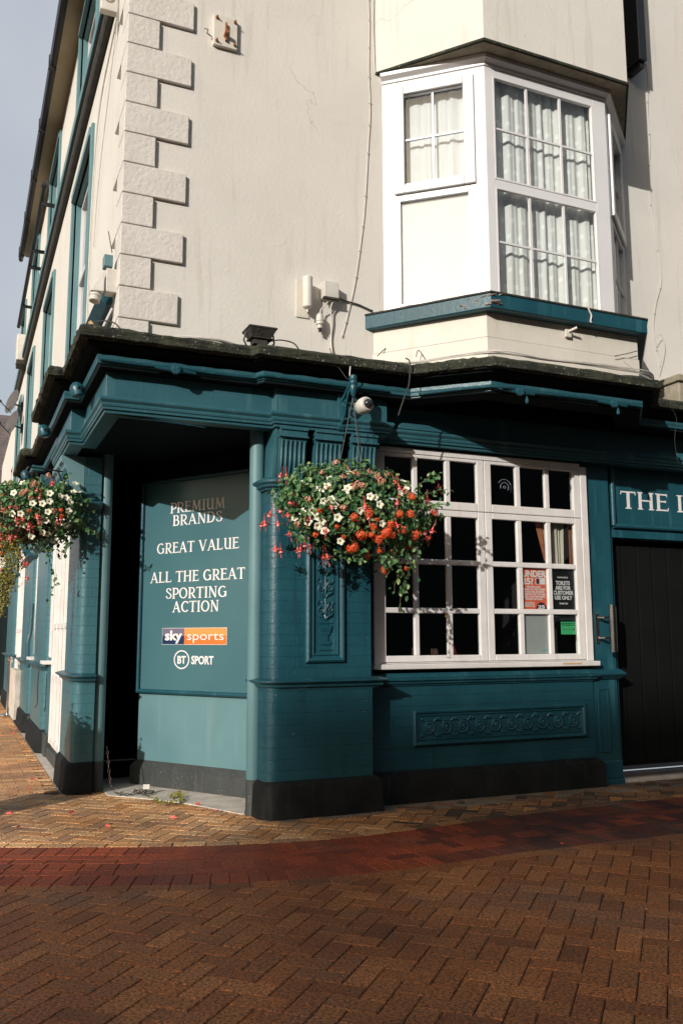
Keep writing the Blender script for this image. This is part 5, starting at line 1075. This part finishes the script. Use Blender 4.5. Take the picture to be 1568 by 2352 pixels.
# terrace across the square, behind the camera: it throws the street shadow
ob = empty('opposite_terrace', (-30,-28,0), 'terrace across the square whose long shadow covers the foreground paving', 'building')
SX, SZ_ = 1.24, .58; H1 = .95+46.7*SZ_; H0 = 45.9*SZ_; XS = 1.95-SX*46.5
s = MB(); s.box(XS,30,-54,-40,0,H1); s.box(-150,XS-.001,-54,-40,0,H0); s.build('wall', m_cream, ob)
tb = empty('sky_blocker', (22,-18,0), 'tall unseen block added behind and right of the camera to cut skylight', 'building'); s = MB(); s.box(-4,45,-26,-13,0,15); s.build('wall', m_grey_pl, tb)  # added unseen block, keeps sky fill off the facade and clears the sun
w0 = None
for fl_ in range(4):
    for k in range(16):
        x = -60+k*5.2; z = 1.2+fl_*3.3
        if w0 is None: q = MB(); q.box(0,1.4,-40.0,-39.95,0,2.0); w0 = q.build('window', m_dark, ob, world=False); base = w0; w0.location = (x+30, 28, z)
        else: w0 = base.copy(); COL.objects.link(w0); w0.parent = ob; w0.location = (x+30, 28, z)


rg = random.Random(12); s = MB()
for k in range(170):
    if k < 110: x = rg.uniform(2.25, 6.6); y = 6.60+abs(rg.gauss(0,.05))*-1 if x < 3.2 else 6.79-abs(rg.gauss(0,.06))
    else: x = rg.uniform(.6, 2.4); y = 8.6-(x-.6)*1.1-abs(rg.gauss(0,.25))
    q = rg.uniform(.004,.012); a = rg.uniform(0,6); z = .006
    s.add([(x+q*math.cos(a+t)*rg.uniform(.5,1), y+q*math.sin(a+t)*rg.uniform(.5,1), z+rg.uniform(0,.004)) for t in (0,1.3,2.6,3.9,5.1)], [(0,1,2,3,4)])
tag(s.build('leaf_litter', pm('litter_crumbs', (.25,.20,.14), (.10,.05,.02), 40, .9)), kind='stuff')

# ------------------------------------------------------------------ hanging baskets
def leaf_mat(name, c1, c2, c3):
    m, nt, b = new_mat(name); N = nt.nodes; L = nt.links
    a = N.new('ShaderNodeAttribute'); a.attribute_name = 'rnd'; r = N.new('ShaderNodeValToRGB'); el = r.color_ramp.elements
    el[0].color = (*c1, 1); el[1].color = (*c3, 1); e = el.new(.6); e.color = (*c2, 1); L.new(a.outputs['Fac'], r.inputs[0]); L.new(r.outputs[0], b.inputs['Base Color'])
    b.inputs['Roughness'].default_value = .45; b.inputs['Specular IOR Level'].default_value = .4
    t = N.new('ShaderNodeBsdfTranslucent'); L.new(r.outputs[0], t.inputs[0]); x = N.new('ShaderNodeMixShader'); x.inputs[0].default_value = .18
    L.new(b.outputs[0], x.inputs[1]); L.new(t.outputs[0], x.inputs[2]); L.new(x.outputs[0], N['Material Output'].inputs[0]); return m
m_leaf = leaf_mat('basket_leaf', (.026,.085,.032), (.075,.19,.065), (.24,.34,.13))
m_lyel = leaf_mat('creeping_leaf', (.10,.11,.015), (.26,.24,.04), (.40,.30,.06))
m_stem = pm('flower_stem', (.10,.12,.04), (.14,.07,.03), 30, .6)
m_pet = pm('cream_petal', (.76,.75,.62), (.70,.68,.52), 40, .6); m_petc = flat('yellow_throat', (.55,.45,.06), .6)
m_fu1 = pm('coral_petal', (.75,.06,.05), (.80,.16,.12), 40, .5); m_fu2 = pm('pink_petal', (.78,.14,.16), (.8,.35,.3), 40, .5)
m_ger = pm('orange_scarlet_petal', (.80,.075,.018), (.82,.14,.04), 30, .5); m_sal = pm('salmon_petal', (.82,.30,.20), (.80,.40,.28), 30, .5)
def leaves(mb, pts, size, rg):
    for p, nrm in pts:
        d = np.array(nrm)+np.array([rg.gauss(0,.55) for _ in range(3)]); d /= np.linalg.norm(d)
        t = np.array([rg.gauss(0,.6), rg.gauss(0,.6), rg.gauss(-.5,.5)]); t -= d*np.dot(t, d); t /= np.linalg.norm(t)+1e-9; s_ = np.cross(d, t); l = size*rg.uniform(.6, 1.35); w_ = l*rg.uniform(.26,.38)
        p = np.array(p); q = .12*l
        mb.add([p, p+t*l*.35+s_*w_-d*q*0, p+t*l*.72+s_*w_*.8-d*q*.5, p+t*l-d*q, p+t*l*.72-s_*w_*.8-d*q*.5, p+t*l*.35-s_*w_, p+t*l*.38-d*q*.9, p+t*l*.7-d*q*1.1],
               [(0,1,6),(1,2,7,6),(2,3,7),(0,6,5),(6,7,4,5),(7,3,4)]); mb.rn += [rg.random()]*6
def petunia(r=.032):
    s = MB(); n = 20; rings = ((.08,-.9,0),(.16,-.45,0),(.30,-.1,0),(.62,.10,.05),(1.0,.06,.16)); vs = []
    for k, (q, h, am) in enumerate(rings):
        for i in range(n): a = 2*math.pi*i/n; rr = r*q*(1+am*math.cos(5*a)); vs.append((rr*math.cos(a), rr*math.sin(a), r*(h+am*.5*math.sin(5*a+1))))
    fs = []
    for k in range(len(rings)-1):
        for i in range(n): fs.append((k*n+i, k*n+(i+1) % n, (k+1)*n+(i+1) % n, (k+1)*n+i))
    s.add(vs, fs); s.m = [1]*(2*n)+[0]*(2*n); return s, [m_pet, m_petc]
def fuchsia(r=.03):
    s = MB(); s.tube([(0,0,.055),(0,.004,.03),(0,0,.0)], [.001,.0015,.002], 4); s.mi = 0
    s.lathe((0,0,0), [(.003,.0),(.0065,-.008),(.008,-.02),(.005,-.026)], 6)
    for k in range(4):
        a = k*math.pi/2+.4; c, d = math.cos(a), math.sin(a)
        s.add([(0,0,-.022),(c*.020-d*.010,d*.020+c*.010,-.030),(c*.046,d*.046,-.030),(c*.020+d*.010,d*.020-c*.010,-.030)], [(0,1,2,3)])
    s.mi = 1; s.lathe((0,0,-.024), [(.004,0),(.013,-.008),(.016,-.018),(.013,-.024)], 8); s.mi = 0
    for k in range(4): a = k*1.7; s.tube([(0,0,-.05),(.004*math.cos(a),.004*math.sin(a),-.075-.006*k)], .0009, 3)
    return s, [m_fu1, m_fu2]
def cluster(mat, n=16, R_=.036, seed=1):
    s = MB(); rg = random.Random(seed)
    for k in range(n):
        z = 1-1.15*(k+.5)/n; a = k*2.399; q = math.sqrt(max(0, 1-z*z)); d = np.array([q*math.cos(a), q*math.sin(a), z]); c = d*R_*rg.uniform(.55,1.15)
        e = np.cross(d, [0,0,1.] if abs(d[2]) < .9 else [1.,0,0]); e /= np.linalg.norm(e); g2 = np.cross(d, e); o_ = rg.uniform(0, 6)
        for j in range(5):
            t = o_+j*2*math.pi/5; w_ = .35; L0 = rg.uniform(.010,.015)
            p = lambda tt, l, h: c+(e*math.cos(tt)+g2*math.sin(tt))*l+d*h
            s.add([c, p(t-w_, L0*.7, .002), p(t-.18, L0*1.1, .001), p(t+.18, L0*1.1, .001), p(t+w_, L0*.7, .002)], [(0,1,2,3,4)])
    s.tube([(0,0,-.06),(0,0,0)], .002, 4); return s, [mat]
protos = {}
def proto(kind):
    if kind in protos: return protos[kind]
    f = {'petunia': petunia, 'fuchsia': fuchsia, 'geranium': lambda: cluster(m_ger, 22, .040, 1), 'geranium_small': lambda: cluster(m_ger, 9, .022, 2), 'salmon': lambda: cluster(m_sal, 9, .026, 3)}[kind]
    s, mats = f(); me = bpy.data.meshes.new(kind); me.from_pydata([tuple(v) for v in s.v], [], s.f)
    for m in mats: me.materials.append(m)
    me.polygons.foreach_set('material_index', s.m); me.polygons.foreach_set('use_smooth', [kind == 'petunia']*len(me.polygons)); me.update(); protos[kind] = me; return me
def put(kind, loc, nrm, root, name, sc=1., rg=rnd):
    o = bpy.data.objects.new(name, proto(kind)); COL.objects.link(o); o.parent = root; o.location = Vector(loc)-root.location
    if kind == 'fuchsia': o.rotation_euler = (rg.uniform(-.35,.35), rg.uniform(-.35,.35), rg.uniform(0, 6))
    else: o.rotation_euler = (Vector(nrm)+Vector((rg.gauss(0,.25), rg.gauss(0,.25), rg.gauss(0,.25)))).to_track_quat('Z', 'Y').to_euler()
    o.scale = (sc,)*3; return o
def basket(name_label, hook, centre, rx, ry, rz, seed, flowers, sprays, trail, lean=0.):
    rg = random.Random(seed); root = empty('hanging_basket', centre, name_label, 'hanging basket', 'flowering hanging baskets on the pub corner')
    cx, cy, cz = centre; hookz = hook[2]; bz = cz-.02
    s = MB(); s.lathe((cx, cy, bz-.24), [(.02,0),(.10,.015),(.17,.06),(.215,.13),(.235,.22),(.215,.22),(.02,.19)], 24); s.build('bowl', pm('coir_liner_'+str(seed), (.030,.018,.010), (.015,.010,.007), 30, .95, .8, 60), root, smooth=True)
    s = MB()
    for k in range(3): a = k*2.09+.5; s.tube([hook, (cx+.22*math.cos(a), cy+.22*math.sin(a), bz-.02)], .003, 4)
    s.lathe((cx,cy,bz-.02), [(.236,-.01),(.245,0),(.236,.01)], 24); s.build('chains', m_iron, root)
    # leaves: lumpy shell, densest outside, with sprays sticking out
    P = []; n = 4300
    lob = [(rg.uniform(-1,1), rg.uniform(-1,1), rg.uniform(-1,1), rg.uniform(.10,.26)) for _ in range(16)]
    while len(P) < n:
        d = np.array([rg.gauss(0,1) for _ in range(3)]); d /= np.linalg.norm(d)
        if d[2] < -.55 and rg.random() < .75: continue
        r_ = 1+sum(a[3]*max(0, d@np.array(a[:3])/1.2-.35) for a in lob)*.9; q = r_*(1-abs(rg.gauss(0,.16)))
        bump_ = .10*math.sin(d[0]*9+seed)*math.sin(d[2]*11)+.07*math.sin(d[0]*23+d[2]*19)
        q += bump_
        if bump_ < -.07 and rg.random() < .6: continue
        p = np.array([cx+d[0]*rx*q, cy+d[1]*ry*q, cz+d[2]*rz*q-lean*d[0]*.1]); P.append((p, d))
    st = MB()
    for sx, sz, ln in sprays:             # thin stems carrying leaves past the mass
        a = np.array([cx+sx*rx*.8, cy-ry*.5, cz+sz*rz*.7]); b = np.array([cx+sx*(rx+ln), cy-ry*.7+rg.uniform(-.05,.05), cz+sz*rz+(.05 if sz > 0 else -.10)])
        m = (a+b)/2+np.array([0,0,.04]); pts = [a*(1-t)**2+2*m*t*(1-t)+b*t*t for t in [i/8 for i in range(9)]]
        st.tube(pts, .0025, 4)
        for q in pts[1:]:
            for _ in range(3): P.append((q+np.array([rg.gauss(0,.012) for _ in range(3)]), (rg.gauss(0,1), -1, .5)))
    for tx, tz0, ln, yel in trail:
        if yel: continue
        a = np.array([cx+tx, cy-ry*.55, cz+tz0]); pts = [a+np.array([.03*math.sin(i*.9+tx*9), .02*math.cos(i), -ln*i/10]) for i in range(11)]; st.tube(pts, .002, 4)
        for i, q in enumerate(pts):
            for _ in range(3 if i < 8 else 1): P.append((q+np.array([rg.gauss(0,.016) for _ in range(3)]), (rg.gauss(0,1), -1, .3)))
    st.build('stems', m_stem, root)
    s = PB(); leaves(s, P, .042, rg); o = s.build('foliage', m_leaf, root); a_ = o.data.attributes.new('rnd', 'FLOAT', 'FACE'); a_.data.foreach_set('value', (s.rn+[.5]*9)[:len(o.data.polygons)])
    yl = [t for t in trail if t[3]]
    if yl:
        P = []
        for tx, tz0, ln, _ in yl:
            a = np.array([cx+tx, cy-ry*.6, cz+tz0])
            for i in range(int(ln*700)):
                t = rg.random(); P.append((a+np.array([rg.gauss(0,.022+.012*(1-t)), rg.gauss(0,.025), -ln*t]), (rg.gauss(0,1), -1, .3)))
        s = PB(); leaves(s, P, .017, rg); o = s.build('trailing_creeper', m_lyel, root); a_ = o.data.attributes.new('rnd', 'FLOAT', 'FACE'); a_.data.foreach_set('value', (s.rn+[.5]*9)[:len(o.data.polygons)])
    NM = {'petunia': 'petunia', 'fuchsia': 'fuchsia', 'geranium': 'geranium', 'geranium_small': 'geranium', 'salmon': 'geranium'}
    for kind, px, py, sc in flowers:      # each bloom sits on the front of the leafy mass
        d0 = ray(px, py); o_ = CC; c_ = np.array(centre); ab = np.array([rx, ry, rz])*1.06
        u_ = d0/ab; w_ = (o_-c_)/ab; A_ = u_@u_; B_ = 2*u_@w_; C_ = w_@w_-1; D_ = B_*B_-4*A_*C_
        t = (-B_-math.sqrt(D_))/(2*A_) if D_ > 0 else -B_/(2*A_)
        p = o_+d0*t; nr = (p-c_)/ab**2; nr /= np.linalg.norm(nr); nr = nr*.5+np.array([-.25,-.85,.15])*.6
        put(kind, p+np.array([0,-.015,0]), nr, root, NM[kind], sc, rg)
    return root
z = lambda x, y: (516.7+x*.36614, 976.07+y*.36614)
FR = [('petunia',655,345),('petunia',563,398),('petunia',608,398),('petunia',472,378),('petunia',632,380),('petunia',765,395),('petunia',748,425),('petunia',612,480),('petunia',660,465),('petunia',705,468),('petunia',682,503),('petunia',905,450),('petunia',938,455),('petunia',965,500),('petunia',842,540),('petunia',480,545),('petunia',543,542),('petunia',572,577),('petunia',605,603),('petunia',578,635),('petunia',515,605),('petunia',703,582),('petunia',620,665),('petunia',432,590),('petunia',1138,383),('petunia',980,620),('petunia',770,300),('petunia',1095,430),('petunia',720,730),('petunia',1110,352),
 ('fuchsia',350,300),('fuchsia',380,305),('fuchsia',425,465),('fuchsia',440,475),('fuchsia',408,460),('fuchsia',385,545),('fuchsia',498,570),('fuchsia',510,565),('fuchsia',232,610),('fuchsia',245,600),('fuchsia',285,540),('fuchsia',325,600),('fuchsia',395,660),('fuchsia',345,775),('fuchsia',312,755),('fuchsia',450,765),('fuchsia',470,765),('fuchsia',495,735),('fuchsia',525,745),('fuchsia',610,805),('fuchsia',632,805),('fuchsia',660,290),('fuchsia',765,265),('fuchsia',866,292),('fuchsia',876,500),('fuchsia',868,490),('fuchsia',885,560),('fuchsia',1065,355),('fuchsia',1082,370),('fuchsia',1050,340),('fuchsia',1330,368),('fuchsia',1262,450),('fuchsia',1240,480),('fuchsia',1300,640),('fuchsia',1235,650),('fuchsia',1258,690),('fuchsia',335,510),('fuchsia',628,650),('fuchsia',650,497),('fuchsia',1075,470),('fuchsia',1065,610),
 ('geranium',1165,455),('geranium',1305,545),('geranium',1160,563),('geranium',808,580),('geranium',1035,625),('geranium',1015,670),('geranium',1045,690),('geranium',1000,685),('geranium',1195,680),('geranium',1145,755),('geranium',785,775),('geranium',805,765),('geranium',930,640),('geranium',1180,700),('geranium_small',940,600),('geranium_small',910,690),('geranium_small',965,785),('geranium_small',1045,790),('geranium_small',890,825),('geranium',995,912),('geranium_small',870,690),('geranium_small',1130,900),('geranium_small',1075,790),
 ('salmon',690,238),('salmon',975,355),('salmon',800,390),('salmon',862,385),('salmon',830,375),('salmon',730,330),('salmon',815,310),('salmon',1010,312),('salmon',945,322)]
FR += [(k, bx_, by_) for k, bx_, by_ in (('salmon',560,330),('salmon',520,470),('geranium_small',590,540),('salmon',650,400),('geranium_small',690,640),('salmon',740,520),('geranium',850,690),('geranium',900,560),('salmon',455,620),('geranium_small',560,690),('geranium',1090,560),('geranium',1110,660),('salmon',1120,420),('geranium',960,720),('geranium_small',740,700),('salmon',600,300),('salmon',900,300))]
FR = [(k, *z(x, y), (rnd.uniform(.8, 1.08) if k == 'petunia' else rnd.uniform(.9, 1.2))) for k, x, y in FR]
bc = (2.885, 6.37, 2.375)
basket('right hand hanging basket, red and orange flowers, on the front pier beside the window', (BXc, 6.36, 3.34), bc, .57, .29, .335, 11, FR,
       [(1,.5,.16),(1,.1,.10),(1.0,.85,.05),(-1,.1,.14),(-1,-.5,.05),(-1,.4,.02),(-.9,.85,.04)],
       [(.28,-.26,.36,0),(.38,-.22,.42,0),(.20,-.30,.22,0),(.45,-.2,.30,0),(.33,-.3,.48,0),(-.05,-.3,.10,0)], .6)
z2_ = lambda x, y: (x*.2197, 1033.5+y*.2197)
FL = [('petunia',235,345),('petunia',145,450),('petunia',525,455),('petunia',638,480),('petunia',520,540),('petunia',738,548),('petunia',447,562),('petunia',505,648),('petunia',480,740),('petunia',220,668),('petunia',130,668),('petunia',200,775),('petunia',447,862),('petunia',498,880),('petunia',330,905),('petunia',560,948),('petunia',790,350),('petunia',770,440),('petunia',830,445),('petunia',695,500),('petunia',660,345),('petunia',695,790),('petunia',920,795),('petunia',345,560),('petunia',860,575),('petunia',245,780),('petunia',720,640),
 ('fuchsia',545,330),('fuchsia',530,345),('fuchsia',565,340),('fuchsia',120,560),('fuchsia',165,560),('fuchsia',20,600),('fuchsia',395,675),('fuchsia',415,680),('fuchsia',380,670),('fuchsia',190,720),('fuchsia',165,700),('fuchsia',285,790),('fuchsia',320,780),('fuchsia',300,770),('fuchsia',20,760),('fuchsia',50,770),('fuchsia',180,870),('fuchsia',100,890),('fuchsia',60,910),('fuchsia',20,890),('fuchsia',255,1170),('fuchsia',285,1165),('fuchsia',295,1310),('fuchsia',210,1090),('fuchsia',960,725),('fuchsia',640,690),('fuchsia',590,735),('fuchsia',420,470),('fuchsia',395,395),('fuchsia',240,690),('fuchsia',0,860),('fuchsia',130,880),
 ('salmon',365,340),('salmon',345,370),('salmon',255,440),('salmon',235,460),('salmon',285,430),('salmon',505,270),('salmon',120,355),('geranium_small',640,690),('geranium_small',640,630),('geranium_small',20,1010),('geranium_small',15,1080),('geranium_small',5,1250),('geranium_small',0,460),('geranium_small',40,470)]
FL += [('salmon',60,640),('salmon',180,600),('geranium_small',300,640),('salmon',420,760),('salmon',560,640),('geranium_small',120,820),('salmon',330,500)]
FL = [(k, *z2_(x, y), .92) for k, x, y in FL]
bl_ = (.55, 8.55, 2.52)
basket('left hand hanging basket, white and pink flowers with yellow trails, over the side street', (.60, 8.62, 2.96), bl_, .47, .42, .30, 23, FL,
       [(1,-.3,.10),(1,.3,.04),(.6,1.05,.02)], [(.30,-.12,.30,0),(.14,-.25,.12,0),(.20,-.2,.62,0),(-.13,-.22,.50,1),(-.18,-.22,.62,1),(-.09,-.22,.30,1),(-.22,-.22,.72,1),(-.16,-.2,.45,1)], 0)
br = empty('basket_bracket', (.82,8.75,2.96), 'black iron basket bracket on the side pier', 'bracket')
s = MB(); s.tube([(.98,8.75,2.98),(.60,8.63,2.99),(.52,8.6,2.985),(.50,8.6,2.95),(.53,8.6,2.92),(.56,8.61,2.94)], .008, 6); s.tube([(.98,8.75,2.75),(.85,8.71,2.86),(.80,8.69,2.985)], .007, 6); s.build('arm', m_iron, br, smooth=True)
s = MB(); s.box(.965,.985,8.72,8.78,2.70,3.02); s.build('back_plate', m_iron, br)
# planter flowers at the left edge
rg = random.Random(4); s = PB(); leaves(s, [((.02+rg.gauss(0,.08), 7.76+rg.gauss(0,.09), 1.06+rg.gauss(0,.05)), (0,0,1)) for _ in range(420)], .04, rg); o = s.build('foliage', m_leaf, pl); a_ = o.data.attributes.new('rnd', 'FLOAT', 'FACE'); a_.data.foreach_set('value', (s.rn+[.5]*9)[:len(o.data.polygons)])
for k in range(16): put('fuchsia', (.10+rg.uniform(-.12,.16), 7.68+rg.gauss(0,.12), 1.0+rg.gauss(0,.04)), (0,0,1), pl, 'fuchsia', 1.2, rg)
# ------------------------------------------------------------------ fallen blossoms and a trailing weed
gz = lambda x, y: tuple(hit(x, y, 2, .012))
spots = [((200+926*.6378)*.57415,(2900+500*.6378)*.57415,'red fallen blossom in front of the concrete slab edge'),((200+1035*.6378)*.57415,(2900+540*.6378)*.57415,'fallen blossom nearest the middle column base'),((200+770*.6378)*.57415,(2900+592*.6378)*.57415,'small fallen blossom on the sunlit herringbone'),
 ((200+148*.6378)*.57415,(2900+556*.6378)*.57415,'pink fallen blossom at the corner of the sunlit paving'),((200+375*.6378)*.57415,(2900+640*.6378)*.57415,'faded fallen blossom close to the red band'),((145)*.51265,(2950+190*.893)*.57415,'fallen blossom by the corner pier'),(128*.51265,(2950+232*.893)*.57415,'second fallen blossom below the corner pier'),(38*.51265,(2950+348*.893)*.57415,'large pink blossom at the left edge of the paving'),
 (95*.51265,(2950+405*.893)*.57415,'faint fallen petals near the left edge'),(1290,1938,'tiny red petal on the dark right side of the red band'),(20,1872-130,'blossom in the side street'),((232*.19131)*.57415*1.333,1377.9+2030*.14648,'blossom in the side street beside the planter'),(35*.9,1377.9+2100*.14648,'double blossom on the side street paving'),(12,1377.9+2105*.14648,'blossom by the planter'),(23,1377.9+1630*.14648,'far blossom by the rope post'),(33,1377.9+1625*.14648,'far blossom right of the rope post')]
for i, (x, y, lb2) in enumerate(spots):
    if i in (10,): continue
    s_, mats = fuchsia(); s = MB(); s.m = s_.m; s.f = s_.f; s.v = [(a*1.0, c*.8+.0, abs(b)*.7+.004) for a, b, c in s_.v]
    o = s.build('fallen_blossom', mats, world=False); o.location = gz(x, y); o.rotation_euler = (0, 0, i*1.3); o.scale = (.8,)*3 if i != 9 else (.35,)*3; tag(o, lb2, 'blossom', 'blossoms fallen from the baskets')
wd = empty('fallen_trail', gz(385,1840), 'green leafy trail lying on the paving before the porch slab', 'plant trail'); rg = random.Random(9)
pw = [gz(x, y) for x, y in ((350,1838),(365,1846),(380,1849),(395,1847),(412,1846),(420,1838),(412,1830),(400,1834),(405,1827),(415,1822))]; s = MB(); s.tube([(a, b, .016) for a, b, c in pw], .003, 4); s.build('stem', m_stem, wd)
P = []
for i in range(len(pw)-1):
    for k in range(14): t = rg.random(); P.append((np.array(pw[i])*(1-t)+np.array(pw[i+1])*t+np.array([rg.gauss(0,.02), rg.gauss(0,.02), .015+abs(rg.gauss(0,.012))]), (0,-.3,1)))
s = PB(); leaves(s, P, .026, rg); o = s.build('foliage', m_lyel, wd); a_ = o.data.attributes.new('rnd', 'FLOAT', 'FACE'); a_.data.foreach_set('value', [rg.random()*.9 for _ in range(len(o.data.polygons))])
